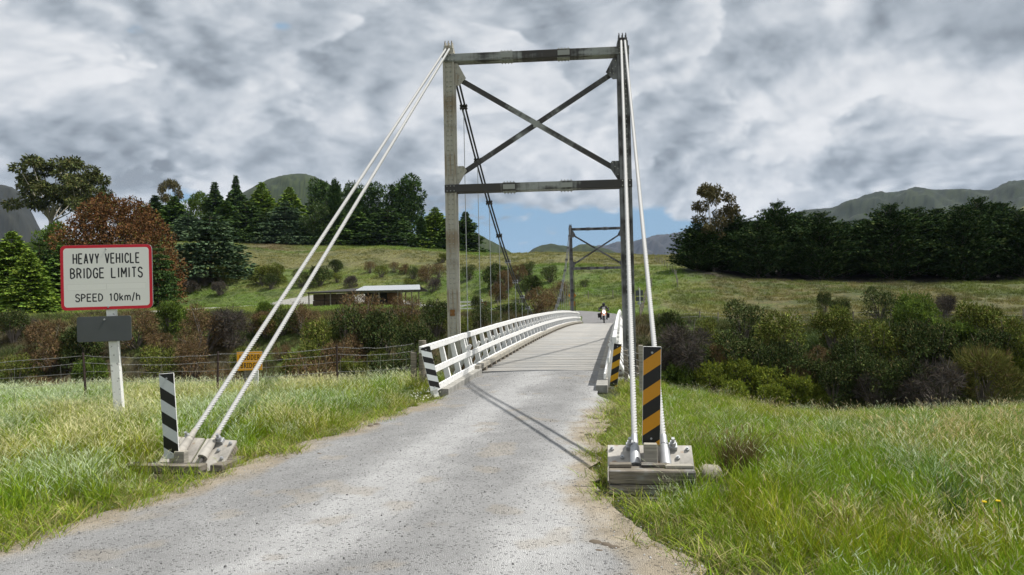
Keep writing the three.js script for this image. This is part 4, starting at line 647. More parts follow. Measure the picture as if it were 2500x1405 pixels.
// boulder beside the right anchor, dried clods at the road edge
function lump(seed, sx, sy, sz, det = 3) { const g = mergeVertices(new THREE.IcosahedronGeometry(1, det).deleteAttribute('uv').deleteAttribute('normal')), p = g.attributes.position; for (let i = 0; i < p.count; i++) { const x = p.getX(i), y = p.getY(i), z = p.getZ(i), k = .72 + .5 * fbm(x * 1.3 + seed, y * 1.3 + z * 1.7, 4); p.setXYZ(i, x * k * sx, y * k * sy, z * k * sz); } g.computeVertexNormals(); return uvm(g); }
{
  const p = hp(1736, 1172, 5), t = part(numbered('boulder'), lump(3, .135, .12, .12), std({ map: tex(256, (u, v) => { const n = tn(u, v, 6, 5), w = .30 + (n - .5) * .3; return toS([w, w * .92, w * .74]); }) }), scene); t.position.set(p.x, p.y + .05, p.z); t.userData = { label: 'pale rounded boulder in the grass beside the right cable anchor', category: 'boulder' };
  const r = rng(44), clod = std({ map: tex(128, (u, v) => { const n = tn(u, v, 8, 3), w = .07 + n * .09; return toS([w, w * .8, w * .58]); }) }), spots = [[1470, 1012], [1458, 1030], [1460, 1040], [1420, 1066], [1435, 1070], [1432, 1012], [1455, 1340], [1440, 1350], [1480, 1345], [1500, 1352], [1462, 1360], [655, 1150], [905, 1048], [920, 1044], [780, 1118], [730, 1115], [700, 1130], [845, 1078]];
  const gs = [0, 1, 2, 3].map((k) => lump(20 + k * 7, .05, .022, .035, 2));
  spots.forEach(([px, py], i) => { const q = hp(px, py, 4), m = part(numbered('earth_clod'), gs[i % 4], clod, scene); m.position.set(q.x, q.y + .036, q.z); m.rotation.y = r() * 6; m.scale.setScalar(.6 + r() * .8); m.userData = { label: px < 1000 ? 'dried brown clod along the left gravel edge near the grass' : py > 1300 ? 'dark flat clod on the sandy patch at the lower right road edge' : 'small dried clod on the right road edge short of the bridge', category: 'clod', group: px < 1000 ? 'clods at the left road edge' : py > 1300 ? 'clods on the sandy patch' : 'clods at the right road edge' }; });
}

// ───────── plants ─────────
class Leaves {
  constructor() { this.p = []; this.c = []; }
  leaf(x, y, z, ax, ay, az, l, w, col, r) {               // a folded diamond: base, two sides, tip
    let n = Math.hypot(ax, ay, az) || 1; ax /= n; ay /= n; az /= n; let bx_ = r() - .5, by = r() - .5, bz = r() - .5; let k = bx_ * ax + by * ay + bz * az; bx_ -= k * ax; by -= k * ay; bz -= k * az; n = Math.hypot(bx_, by, bz) || 1; bx_ *= w / n / 2; by *= w / n / 2; bz *= w / n / 2;
    const mx = x + ax * l * .45, my = y + ay * l * .45 - l * .06, mz = z + az * l * .45, tx = x + ax * l, ty = y + ay * l, tz = z + az * l;
    this.p.push(x, y, z, mx + bx_, my + by, mz + bz, tx, ty, tz, x, y, z, tx, ty, tz, mx - bx_, my - by, mz - bz); for (let i = 0; i < 6; i++) this.c.push(col[0], col[1], col[2]);
  }
  geo() { const g = new THREE.BufferGeometry(); g.setAttribute('position', new THREE.Float32BufferAttribute(this.p, 3)); g.setAttribute('color', new THREE.Float32BufferAttribute(this.c, 3)); g.computeVertexNormals(); return g; }
}
const leafM = new THREE.MeshPhysicalMaterial({ vertexColors: true, roughness: .9, specularIntensity: .12, side: THREE.DoubleSide });
const leafT = new THREE.MeshPhysicalMaterial({ vertexColors: true, roughness: .9, specularIntensity: .15, transmission: .35, thickness: 0, side: THREE.DoubleSide });
const vary = (c, r, amt = .5) => { const k = 1 + (r() - .5) * amt, h = (r() - .5) * amt * .35; return [c[0] * k * (1 + h), c[1] * k, c[2] * k * (1 - h)]; };
const sph = (r) => { const z = r() * 2 - 1, a = r() * 6.2832, q = Math.sqrt(1 - z * z); return [q * Math.cos(a), z, q * Math.sin(a)]; };
function limb(a, b, r0, r1, n = 6) { return along(cyl(r1, r0, a.distanceTo(b), n), a, b); }
const proto = {};
function addProto(name, trunk, trunkM, lv, lm = leafM) { (proto[name] ??= []).push({ trunk, trunkM, crown: lv.geo(), lm }); }
// layered conifer, unit height; prof(h) gives the reach at height h
function conifer(name, seed, { nb = 210, per = 16, R = .3, prof = (h) => Math.pow(1 - h, .85), rise = 0, droop = .25, l = .034, w = .019, cols, low = .05, whorl = 0, tm = bark, ragged = .5, fan = .55 }) {
  const r = rng(seed), L = new Leaves(), tr = [limb(V(0, -.04, 0), V(0, .97, 0), .02, .003, 8)];
  for (let i = 0; i < nb; i++) {
    let h = low + (1 - low) * (i + r()) / nb; if (whorl) h = mix(h, Math.round(h * whorl) / whorl, .75);
    const len = Math.max(.015, R * prof(h) * (1 - ragged / 2 + ragged * r())), az = i * 2.39996 + r() * .8, up = rise + (h > .9 ? .35 : 0) + (r() - .5) * .25, dx = Math.cos(az), dz = Math.sin(az);
    if (len > .08 && i % 3 === 0) tr.push(limb(V(0, h - .01, 0), V(dx * len * .8, h + up * len * .8 - droop * len * .5, dz * len * .8), .006, .0015, 4));
    const n = Math.max(4, Math.round(per * (.35 + len / R)));
    for (let k = 0; k < n; k++) { const t = .12 + .88 * Math.pow((k + r()) / n, .8), s = (r() - .5) * fan * len * t, px = dx * len * t - dz * s, pz = dz * len * t + dx * s, py = h + up * len * t - droop * len * t * t * .5 + (r() - .5) * .012;
      const c = vary(cols[r() < .7 ? 0 : 1 + Math.floor(r() * (cols.length - 1))], r, .6), q = (.7 + r() * .7) * mix(1, .42, sst(.7, 1, h)); for (let m = 0; m < 3; m++) L.leaf(px + (r() - .5) * .02, py + (r() - .5) * .012, pz + (r() - .5) * .02, dx + (r() - .5) * 1.6, up * .6 - droop * t + (r() - .5) * .9, dz + (r() - .5) * 1.6, l * q, w * q, c, r); }
  }
  addProto(name, merge(tr), tm, L);
}
// crown made of clumps round limb ends, unit height
function clumped(name, seed, { clumps, n = 5000, l = .03, w = .012, cols, trunk, tm = bark, hang = 0, lm = leafM, fill = .5, out = .6, shoots = 0 }) {
  const r = rng(seed), L = new Leaves(), list = clumps(r), tot = list.reduce((s, c) => s + c[3] ** 2, 0);
  for (const [cx, cy, cz, cr, tone = 1, sq = .8] of list) { const m = Math.round(n * cr * cr / tot), off = r() * 40; for (let i = 0; i < m; i++) { const d = sph(r), k = cr * (fill + (1 - fill) * Math.pow(r(), .45)) * (.5 + 1.0 * fbm(d[0] * 2.2 + off, d[1] * 2.2 + d[2] * 2.6, 3)); if (d[1] < -.55 && r() < .5) continue; const c = vary(cols[r() < .6 ? 0 : Math.floor(r() * cols.length)], r, .6).map((v) => v * tone), q = .55 + r() * .95; L.leaf(cx + d[0] * k, cy + d[1] * k * sq, cz + d[2] * k, d[0] * out + (r() - .5), d[1] * out + (r() - .5) - hang, d[2] * out + (r() - .5), l * q, w * q, c, r); } }
  for (let k = 0; k < shoots; k++) { const c = list[Math.floor(r() * list.length)], d = sph(r); d[1] = Math.abs(d[1]) * .9 + .25; const len = c[3] * (.5 + r() * 1.1), c0 = vary(cols[Math.floor(r() * cols.length)], r, .5); for (let m = 0; m < 12; m++) { const t = c[3] * .6 + len * m / 12, q = (.6 + r() * .6) * (1 - m / 22); L.leaf(c[0] + d[0] * t, c[1] + d[1] * t * .9, c[2] + d[2] * t, d[0] + (r() - .5) * 1.6, d[1] + (r() - .5) * 1.4, d[2] + (r() - .5) * 1.6, l * q, w * q, vary(c0, r, .25), r); } }
  addProto(name, merge(trunk(rng(seed + 1), list)), tm, L, lm);
}
const forked = (h0, r0) => (r, list) => { const g = [limb(V(0, -.05, 0), V(.01, h0, 0), r0, r0 * .75, 9)]; list.forEach((c, i) => { if (i % 2 && list.length > 14) return; const a = V(.01, h0 * (.75 + r() * .25), 0), b = V(c[0], c[1], c[2]), m = a.clone().lerp(b, .5).add(V(0, -.03 + r() * .02, 0)); g.push(limb(a, m, r0 * .42, r0 * .28, 6), limb(m, b, r0 * .28, r0 * .1, 5)); }); return g; };
const dkg = [[.059, .102, .028], [.084, .136, .038], [.036, .064, .020]], mdg = [[.090, .156, .031], [.128, .205, .041], [.054, .095, .023]], blg = [[.077, .120, .059], [.113, .166, .087], [.046, .077, .038]], ylg = [[.154, .230, .033], [.211, .288, .046], [.096, .160, .028]];
conifer('spruce', 101, { cols: mdg, nb: 320, R: .24 }); conifer('spruce', 102, { cols: dkg, nb: 320, R: .26, prof: (h) => Math.pow(1 - h, .7) * (.8 + .2 * Math.sin(h * 20)) }); conifer('spruce', 103, { cols: ylg, nb: 320, R: .27, prof: (h) => Math.pow(1 - h, .75) });
conifer('cedar', 111, { cols: blg, nb: 260, R: .46, whorl: 13, droop: .12, prof: (h) => Math.pow(1 - h, .62) * (.75 + .35 * Math.abs(Math.sin(h * 31))), l: .042, w: .020, per: 20, fan: .9 }); conifer('cedar', 112, { cols: dkg, nb: 260, R: .48, whorl: 12, droop: .1, prof: (h) => Math.pow(1 - h, .6) * (.7 + .4 * Math.abs(Math.sin(h * 27 + 1))), l: .042, w: .020, per: 20, fan: .9 });
conifer('cypress', 121, { cols: dkg, nb: 230, R: .085, prof: (h) => Math.pow(Math.sin(Math.PI * Math.min(1, .25 + h * .75)), .7), rise: 2.2, droop: 0, l: .026, w: .014, per: 14 });
for (const [k, sd] of [[0, 131], [1, 132], [2, 133]]) conifer('macrocarpa', sd, { cols: [[.038, .068, .022], [.062, .098, .030], [.023, .042, .015], [.085, .115, .036]], nb: 380, per: 22, R: [.42, .46, .38][k], low: -.03, rise: .55, droop: .12, ragged: .8, fan: .7, prof: (h) => Math.pow(Math.max(0, 1 - h * h), .62) * (.72 + .35 * fbm(h * 9 + k * 5, 2, 2)), l: .036, w: .017 });
for (const sd of [141, 142]) clumped('pine', sd, { cols: dkg, n: 8500, l: .036, w: .014, out: .9, trunk: forked(.55, .02), clumps: (r) => { const o = []; for (let i = 0; i < 24; i++) { const h = .32 + .66 * i / 24, a = i * 2.4 + r(), q = .27 * Math.pow(Math.max(.05, 1.04 - h), .55) * (.5 + r() * .6); o.push([Math.cos(a) * q, h, Math.sin(a) * q, .075 + r() * .05, .8 + r() * .4, .75]); } return o; } });
for (const sd of [151, 152, 153]) clumped('gum', sd, { cols: sd === 153 ? [[.12, .105, .045], [.15, .12, .06], [.075, .078, .03]] : [[.095, .112, .036], [.125, .125, .045], [.060, .076, .026], [.15, .135, .065]], n: sd === 153 ? 8500 : 15000, l: .030, w: .014, hang: .35, tm: barkPale, trunk: forked(.30, .019), fill: .35, clumps: (r) => { const o = []; for (let i = 0; i < (sd === 153 ? 26 : 34); i++) { const a = i * 2.4, h = .42 + .56 * Math.pow(r(), .8), q = .33 * Math.sqrt(Math.max(0, 1 - ((h - .62) / .42) ** 2)) * (.5 + .55 * r()); o.push([Math.cos(a) * q, h, Math.sin(a) * q, .055 + r() * .045, .75 + r() * .5, .7]); } return o; } });
for (const [sd, cols] of [[161, [[.12, .185, .03], [.16, .23, .04], [.08, .13, .025]]], [162, [[.07, .115, .03], [.16, .19, .10], [.05, .08, .022]]]]) clumped('broadleaf', sd, { cols, n: 8000, l: .036, w: .022, lm: leafT, trunk: forked(.3, .024), clumps: (r) => { const o = []; for (let i = 0; i < 22; i++) { const d = sph(r), q = .26; o.push([d[0] * q * 1.1, .58 + d[1] * .30, d[2] * q * 1.1, .11 + r() * .06, .85 + r() * .3]); } return o; } });
clumped('rusty_tree', 171, { cols: [[.135, .066, .028], [.165, .088, .034], [.09, .050, .022], [.15, .12, .03]], n: 52000, l: .021, w: .012, trunk: forked(.25, .03), fill: .6, clumps: (r) => { const o = []; for (let i = 0; i < 70; i++) { const a = i * 2.4, h = .04 + .9 * i / 70, q = .62 * Math.pow(Math.max(0, 1 - h ** 1.9), .62) * (.72 + .28 * r()); o.push([Math.cos(a) * q, h, Math.sin(a) * q, .10 + r() * .06, .8 + r() * .4]); } o.push([0, .5, 0, .3, .7], [0, .25, 0, .4, .7]); return o; } });
// shrubs: radius about 1, height about 1.5
const stemsOf = (n, col) => (r, list) => { const g = []; for (let i = 0; i < n; i++) { const c = list[Math.floor(r() * list.length)], a = V((r() - .5) * .2, -.15, (r() - .5) * .2), over = r() < .3 ? 1.35 : .88, b = V(c[0] * over, c[1] * (over > 1 ? 1.22 : .9), c[2] * over), m = a.clone().lerp(b, .5).add(V((r() - .5) * .2, .1, (r() - .5) * .2)); g.push(limb(a, m, .035, .022, 5), limb(m, b, .022, .007, 4)); } return g; };
const dome = (n, R = .78, hh = 1.35, cr = .3) => (r) => { const o = []; for (let i = 0; i < n; i++) { const a = r() * 6.283, u = Math.sqrt(r()), h = .15 + (hh - .35) * Math.pow(r(), .7), q = R * Math.sqrt(Math.max(0, 1 - (h / hh) ** 2.2)) * (.5 + .5 * u); o.push([Math.cos(a) * q, h, Math.sin(a) * q, cr * (.55 + r() * .9), .62 + r() * .75]); } return o; };
const shrubKinds = {
  dark: { adj: 'dark green', sets: [[0.059, 0.085, 0.026], [0.097, 0.116, 0.034], [0.035, 0.048, 0.017], [0.120, 0.105, 0.045]], l: .075, w: .032 },
  olive: { adj: 'olive green', sets: [[0.138, 0.168, 0.033], [0.193, 0.214, 0.041], [0.083, 0.105, 0.025], [0.193, 0.159, 0.062]], l: .08, w: .03 },
  brown: { adj: 'brown twiggy', sets: [[0.156, 0.103, 0.053], [0.198, 0.139, 0.077], [0.103, 0.074, 0.037], [0.139, 0.132, 0.040]], l: .09, w: .018 },
  grey: { adj: 'grey bare-twigged', sets: [[0.098, 0.083, 0.069], [0.144, 0.127, 0.109], [0.057, 0.048, 0.041], [0.063, 0.067, 0.030]], l: .17, w: .009 },
  green: { adj: 'fresh green', sets: [[0.116, 0.171, 0.029], [0.154, 0.220, 0.037], [0.072, 0.116, 0.022]], l: .10, w: .045, t: 1 },
  yellow: { adj: 'yellow-green leafy', sets: [[.18, .22, .028], [.23, .26, .04], [.11, .155, .025]], l: .095, w: .05, t: 1 },
  broom: { adj: 'upright yellowish broom', sets: [[.17, .175, .045], [.23, .20, .075], [.10, .12, .03], [.20, .135, .07]], l: .17, w: .012 },
};
let sd0 = 300;
for (const [k, o] of Object.entries(shrubKinds)) for (let v = 0; v < 3; v++) clumped(k, sd0 += 7, { cols: o.sets, n: (k === 'yellow' ? 4600 : k === 'grey' ? 7000 : k === 'broom' ? 11000 : 9500) * [1, .72, .5][v], l: o.l, w: o.w, lm: o.t ? leafT : leafM, tm: twig, hang: k === 'broom' ? -.35 : 0, out: .6, fill: k === 'grey' ? .25 : .5, shoots: k === 'yellow' ? 90 : 70, trunk: stemsOf(k === 'grey' ? 30 : 20), clumps: dome(k === 'yellow' ? 34 : k === 'grey' || k === 'broom' ? 30 : 18 + v * 6, .8, 1.4, k === 'yellow' ? .2 : k === 'grey' || k === 'broom' ? .22 : .29) });

const projPx = (v) => { const q = v.clone().sub(camera.position).applyQuaternion(RAYQ.clone().invert()); return [1250 + FOCAL * q.x / -q.z, 702.5 - FOCAL * q.y / -q.z]; };
const rv = rng(2024);
function plant(name, cat, kind, v, x, z, sx, sy, label, group) {
  const P = proto[kind][v % proto[kind].length], t = thing(name, label, cat, [x, groundH(x, z), z], rv() * 6.283, group);
  t.scale.set(sx, sy, sx); part(cat === 'tree' ? 'trunk' : 'stem', P.trunk, P.trunkM, t); part(cat === 'tree' ? 'crown' : 'foliage', P.crown, P.lm, t, { kind: 'stuff' }); return t;
}
// a tree d metres off whose middle, top and width are read from the photograph
function tree(name, kind, v, px, top, wpx, d, unitW, label, group) { const p = at(px, top, d), g = groundH(p.x, p.z), h = p.y - g, w = wpx * d / FOCAL * 1.0; return plant(name, 'tree', kind, v, p.x, p.z, w / unitW, h, label, group); }
const UW = { spruce: .44, cedar: .86, cypress: .17, macrocarpa: .82, pine: .56, gum: .72, broadleaf: .78, rusty_tree: 1.32 };
const T = (name, kind, v, px, top, w, d, label, group) => tree(name, kind, v, px, top, w, d, UW[kind], label, group);
const LG = 'trees on the hill left of the bridge', RG = 'dark trees of the right shelter belt';
T('gum_tree', 'gum', 0, 122, 379, 205, 172, 'tall open pale-limbed gum tree at the far left, highest crown', LG); T('gum_tree', 'gum', 1, 205, 410, 150, 170, 'second gum tree, right of the tallest one and left of the thin cypress', LG);
T('cypress_tree', 'cypress', 0, 251, 447, 15, 214, 'lone pencil-thin dark cypress beside the leftmost gum trees', LG);
T('rusty_tree', 'rusty_tree', 0, 284, 484, 345, 108, 'broad rust-brown domed tree rising behind the heavy vehicle sign', LG);
T('broadleaf_tree', 'broadleaf', 0, 128, 535, 95, 118, 'fresh green tree between the far-left gum and the rust-brown dome', LG); T('conifer_tree', 'spruce', 2, 28, 566, 175, 86, 'yellowish conifer at the left edge of the picture', LG); T('conifer_tree', 'spruce', 0, 150, 600, 150, 92, 'mid green conifer directly behind the left edge of the white sign', LG); T('conifer_tree', 'spruce', 2, 70, 612, 130, 84, 'second yellowish conifer from the left edge', LG); T('cedar_tree', 'cedar', 1, 385, 600, 110, 104, 'dark low conifer at the right foot of the rust-brown dome', LG);
T('conifer_tree', 'cedar', 1, 95, 585, 150, 100, 'dark spreading conifer just left of the rust-brown tree', LG); T('conifer_tree', 'spruce', 1, -60, 560, 120, 110, 'dark conifer cut by the left picture edge', LG);
T('cedar_tree', 'cedar', 0, 512, 520, 225, 126, 'big blue-green cedar standing alone left of the mown field', LG);
const row = [['gum', 2, 412, 444, 62, 212, 'small gum tree with an open crown above the left conifers'], ['spruce', 1, 378, 478, 75, 206, 'dark conifer at the left end of the hilltop row'], ['spruce', 0, 425, 480, 85, 204, 'mid green conifer under the small hilltop gum'], ['broadleaf', 0, 482, 464, 62, 214, 'bright spring-green tree behind the blue-green cedar'], ['spruce', 1, 523, 446, 62, 216, 'dark narrow conifer right of the bright spring-green tree'], ['spruce', 1, 575, 430, 52, 222, 'tallest spire-like conifer left of the domed hill'], ['spruce', 0, 552, 492, 88, 205, 'mid green conifer above the blue-green cedar'], ['cedar', 1, 600, 488, 110, 204, 'broad dark conifer below the tallest spire'], ['spruce', 2, 638, 446, 72, 212, 'yellowish tall conifer in front of the left side of the domed hill'], ['broadleaf', 0, 668, 486, 54, 214, 'light green tree low in front of the domed hill'], ['spruce', 2, 706, 458, 76, 210, 'yellow-green conifer in front of the domed hill summit'], ['cedar', 0, 697, 492, 118, 200, 'blue-green layered cedar under the domed hill'], ['broadleaf', 1, 768, 493, 74, 202, 'round broadleaf tree with pale blossom left of the column cypress'], ['pine', 0, 782, 446, 66, 224, 'dark pine behind the round broadleaf tree'], ['cypress', 0, 817, 441, 32, 205, 'tall dark column cypress just left of the slanting cables'], ['pine', 1, 862, 450, 60, 226, 'dark pine seen between the two slanting cables'], ['spruce', 0, 868, 506, 78, 203, 'mid green conifer right of the column cypress at the field edge'], ['pine', 0, 908, 456, 66, 222, 'dark pine right of the slanting cables'], ['cedar', 1, 946, 506, 130, 200, 'broad dark cedar at the field edge below the tall pines'], ['pine', 1, 962, 454, 62, 218, 'tall dark pine, left one of the tallest pair'], ['pine', 0, 1000, 438, 74, 216, 'tallest dark pine, right one of the pair'], ['cypress', 0, 1028, 530, 22, 203, 'small dark column cypress left of the tower'], ['spruce', 2, 1062, 507, 66, 208, 'yellow-green conifer just left of the near tower leg'], ['spruce', 0, 1098, 540, 60, 205, 'mid green conifer hidden partly by the near tower leg'], ['spruce', 1, 1136, 518, 62, 208, 'last dark conifer of the row, seen right of the near tower leg'], ['spruce', 0, 340, 502, 60, 214, 'small conifer peeping over the right shoulder of the rust-brown dome'], ['cedar', 1, 790, 520, 70, 203, 'dark conifer filling the gap beside the column cypress'], ['cedar', 0, 460, 520, 90, 196, 'grey-green conifer left of the big cedar'], ['cedar', 1, 640, 520, 90, 201, 'dark low conifer between the broad dark one and the layered cedar']];
const NAME = { gum: 'gum_tree', spruce: 'conifer_tree', broadleaf: 'broadleaf_tree', cedar: 'cedar_tree', pine: 'pine_tree', cypress: 'cypress_tree' };
for (const [k, v, px, top, w, d, label] of row) T(NAME[k], k, v, px, top, w * ({ spruce: 1.55, cedar: 1.25, pine: 1.35, cypress: 1.1, broadleaf: 1.15, gum: 1.1 })[k], d, label, LG);
T('gum_tree', 'gum', 2, 1738, 459, 118, 113, 'pale brown gum tree rising over the left end of the right shelter belt', 'trees along the right shelter belt');
[[1688, 548, 90], [1745, 560, 110], [1800, 528, 110], [1850, 540, 100], [1897, 498, 90], [1948, 520, 100], [2000, 522, 110], [2055, 545, 110], [2112, 538, 110], [2172, 503, 120], [2232, 512, 110], [2290, 512, 120], [2345, 506, 110], [2386, 488, 100], [2440, 498, 120], [2495, 518, 120], [2560, 515, 130]].forEach(([px, top, w], i) => T('macrocarpa_tree', 'macrocarpa', i * 7, px + (i ? 0 : 14), top + 2, w * 1.28, 112 + (i % 3) * 3 - i * .3, `dark macrocarpa conifer, ${['first', 'second', 'third', 'fourth', 'fifth', 'sixth', 'seventh', 'eighth', 'ninth', 'tenth', 'eleventh', 'twelfth', 'thirteenth', 'fourteenth', 'fifteenth', 'sixteenth', 'last'][i]} from the left in the right shelter belt`, RG));

// shrubs
const shrubs = [];
function shrubAt(kind, x, z, w, h, zone) { const t = plant('shrub', 'shrub', kind, Math.floor(rv() * 3), x, z, w / 1.9, h / 1.45, '', ''); shrubs.push({ t, kind, zone, px: projPx(t.position)[0] }); return t; }
// find the distance at which a shrub of that outline stands on the ground
function shrub(kind, px, top, wpx, zone, dmin, ratio = .95, dmax = 150) {
  let last = null; for (let d = dmin; d < dmax; d += .4) { const p = at(px, top, d), w = wpx * d / FOCAL, f = p.y - w * ratio - groundH(p.x, p.z); if (last !== null && Math.sign(f) !== Math.sign(last)) return shrubAt(kind, p.x, p.z, w, w * ratio * 1.06, zone); last = f; }
  const p = at(px, top, dmin), w = wpx * dmin / FOCAL; return shrubAt(kind, p.x, p.z, w, Math.max(.5, Math.min(p.y - groundH(p.x, p.z), w * 1.8)), zone);
}
const ZR = 'in the right gully', ZL = 'in the left gully', ZP = 'on the left paddock slope', ZE = 'at the right grass edge', ZB = 'behind the bridge deck';
for (const a of [['dark', 1637, 768, 74, 36], ['grey', 1672, 788, 140, 20, 1.0], ['olive', 1722, 788, 66, 34], ['dark', 1812, 737, 100, 34], ['dark', 1800, 818, 118, 24], ['olive', 1905, 772, 124, 30], ['olive', 2032, 762, 104, 30], ['dark', 2012, 718, 36, 40, 1.3], ['dark', 2052, 737, 56, 40], ['dark', 2145, 704, 78, 38], ['green', 2232, 722, 96, 32], ['grey', 2303, 724, 58, 40], ['olive', 2390, 748, 116, 32], ['olive', 2150, 792, 124, 26], ['dark', 2205, 792, 134, 24], ['dark', 2268, 804, 118, 23], ['green', 2340, 790, 90, 30], ['dark', 1930, 842, 116, 21], ['brown', 1992, 852, 88, 22], ['dark', 2090, 838, 124, 20], ['dark', 1700, 852, 90, 22], ['olive', 2450, 780, 110, 30], ['dark', 2425, 820, 110, 24], ['grey', 2285, 884, 140, 17], ['olive', 2500, 838, 100, 22], ['dark', 1860, 860, 100, 21], ['grey', 1640, 868, 90, 18], ['brown', 1760, 848, 80, 24], ['dark', 2140, 872, 110, 19], ['dark', 2030, 890, 100, 18], ['dark', 2200, 880, 110, 18], ['dark', 2350, 850, 90, 20], ['brown', 1940, 900, 80, 17.5]]) shrub(a[0], a[1], a[2], a[3], ZR, a[4], a[5]);
for (const a of [['yellow', 1735, 892, 84, 15.5], ['yellow', 1800, 880, 96, 15.8], ['yellow', 1872, 898, 104, 15], ['yellow', 1950, 912, 96, 14.6], ['yellow', 1790, 926, 80, 14.2], ['yellow', 1880, 930, 90, 14], ['yellow', 1985, 938, 70, 13.8], ['broom', 2402, 858, 150, 15], ['broom', 2122, 936, 50, 13.2], ['yellow', 2480, 872, 70, 15.5], ['broom', 2330, 890, 70, 15]]) shrub(a[0], a[1], a[2], a[3], ZE, a[4], a[5]);
for (const a of [['olive', 640, 652, 62], ['olive', 672, 648, 60], ['dark', 735, 660, 56], ['dark', 782, 652, 62], ['dark', 820, 636, 40], ['olive', 822, 668, 32], ['grey', 855, 676, 38], ['brown', 903, 640, 36], ['olive', 930, 650, 38], ['brown', 962, 642, 32], ['brown', 986, 648, 30], ['dark', 1008, 652, 40], ['brown', 1040, 648, 54], ['brown', 1070, 646, 44], ['grey', 1058, 682, 42], ['olive', 1000, 682, 36], ['dark', 1146, 648, 46], ['dark', 1214, 646, 76], ['brown', 1238, 664, 60], ['dark', 1292, 640, 44], ['dark', 1344, 648, 52], ['dark', 1288, 676, 70], ['brown', 1318, 700, 100], ['brown', 1215, 698, 52], ['dark', 1427, 684, 22], ['olive', 536, 652, 56], ['grey', 500, 664, 46], ['grey', 466, 684, 44], ['grey', 535, 690, 44], ['olive', 572, 632, 58], ['grey', 430, 672, 36], ['dark', 660, 672, 48], ['brown', 1265, 650, 50], ['brown', 1370, 690, 60], ['dark', 1250, 742, 96], ['olive', 1080, 620, 30], ['dark', 1160, 590, 28]]) shrub(a[0], a[1], a[2], a[3], ZP, 66, .8, 240);
for (const a of [['green', 418, 742, 84, 30], ['green', 648, 742, 56, 36], ['yellow', 652, 772, 66, 30], ['dark', 1062, 746, 92, 27], ['brown', 880, 722, 130, 50], ['brown', 990, 726, 90, 50], ['brown', 740, 742, 90, 50], ['dark', 690, 750, 80, 40], ['brown', 500, 752, 130, 36], ['grey', 560, 760, 110, 34], ['brown', 330, 762, 110, 36], ['dark', 850, 758, 130, 34], ['dark', 940, 768, 120, 32], ['olive', 780, 790, 120, 26], ['olive', 600, 862, 90, 20], ['brown', 120, 790, 140, 30], ['dark', 30, 768, 90, 40], ['olive', 40, 870, 100, 19], ['green', 220, 880, 90, 18], ['dark', 1010, 800, 110, 24], ['dark', 1000, 850, 110, 20], ['brown', 840, 820, 100, 24], ['olive', 740, 850, 110, 20], ['brown', 470, 820, 120, 24], ['olive', 390, 850, 110, 20], ['dark', 1180, 740, 60, 45], ['olive', 1130, 780, 60, 35], ['dark', 200, 800, 110, 28], ['dark', 940, 870, 100, 19], ['olive', 860, 880, 90, 18.5]]) shrub(a[0], a[1], a[2], a[3], ZL, a[4], a[5]);
// the rest of the scrub on both gully sides
for (const [side, n] of [[-1, 150], [1, 95]]) { let made = 0, tries = 0; while (made < n && tries++ < 5000) {
  const d = 18 + rv() * (side < 0 ? 49 : 36), b = side < 0 ? -(.10 + rv() * .95) : .06 + rv() * .55, x = 2 + b * d; if (Math.abs(x) < 4.2) continue;
  if (nearRoad2(x, d) < 4.5) continue; const w = 1.0 + rv() * rv() * 3.0 + (d > 35 ? .5 : 0), h = w * (.6 + rv() * .45), g = groundH(x, -d), [px, py] = projPx(V(x, g + h, -d)); if (px < -120 || px > 2620) continue;
  const lim = side < 0 ? 768 - (px > 650 && px < 1060 ? 14 : 0) : 812; if (py < lim) continue; const q = fbm(x * .11 + 3, d * .11, 3), u = rv();
  const kind = side < 0 ? (q > .56 ? (u < .6 ? 'brown' : u < .8 ? 'grey' : 'olive') : q < .44 ? (u < .6 ? 'dark' : u < .85 ? 'olive' : 'brown') : (u < .45 ? 'brown' : u < .75 ? 'olive' : u < .9 ? 'dark' : 'green')) : (u < .5 ? 'dark' : u < .75 ? 'olive' : u < .85 ? 'green' : u < .93 ? 'brown' : 'grey');
  shrubAt(kind, x, -d, w, h, side < 0 ? (d < 30 ? 'below the left wire fence' : d < 48 ? 'low on the far left bank' : 'high on the far left bank') : d < 30 ? 'below the right grass edge' : 'on the far right bank'); made++; } }
{ const one = ['', 'first', 'second', 'third', 'fourth', 'fifth', 'sixth', 'seventh', 'eighth', 'ninth', 'tenth', 'eleventh', 'twelfth', 'thirteenth', 'fourteenth', 'fifteenth', 'sixteenth', 'seventeenth', 'eighteenth', 'nineteenth'], tens = { 2: ['twentieth', 'twenty'], 3: ['thirtieth', 'thirty'], 4: ['fortieth', 'forty'], 5: ['fiftieth', 'fifty'] }, ord = (n) => n < 20 ? one[n] : n % 10 ? tens[Math.floor(n / 10)][1] + '-' + one[n % 10] : tens[n / 10][0]; const by = {};
  for (const s of shrubs) (by[s.kind + s.zone] ??= []).push(s);
  for (const l of Object.values(by)) { l.sort((a, b) => a.px - b.px); l.forEach((s, i) => { const k = shrubKinds[s.kind].adj; s.t.userData.label = l.length === 1 ? `only ${k} shrub ${s.zone}` : `${k} shrub ${s.zone}, ${i === l.length - 1 ? 'last' : ord(i + 1)} from left`; s.t.userData.group = `${k} shrubs ${s.zone}`; }); } }

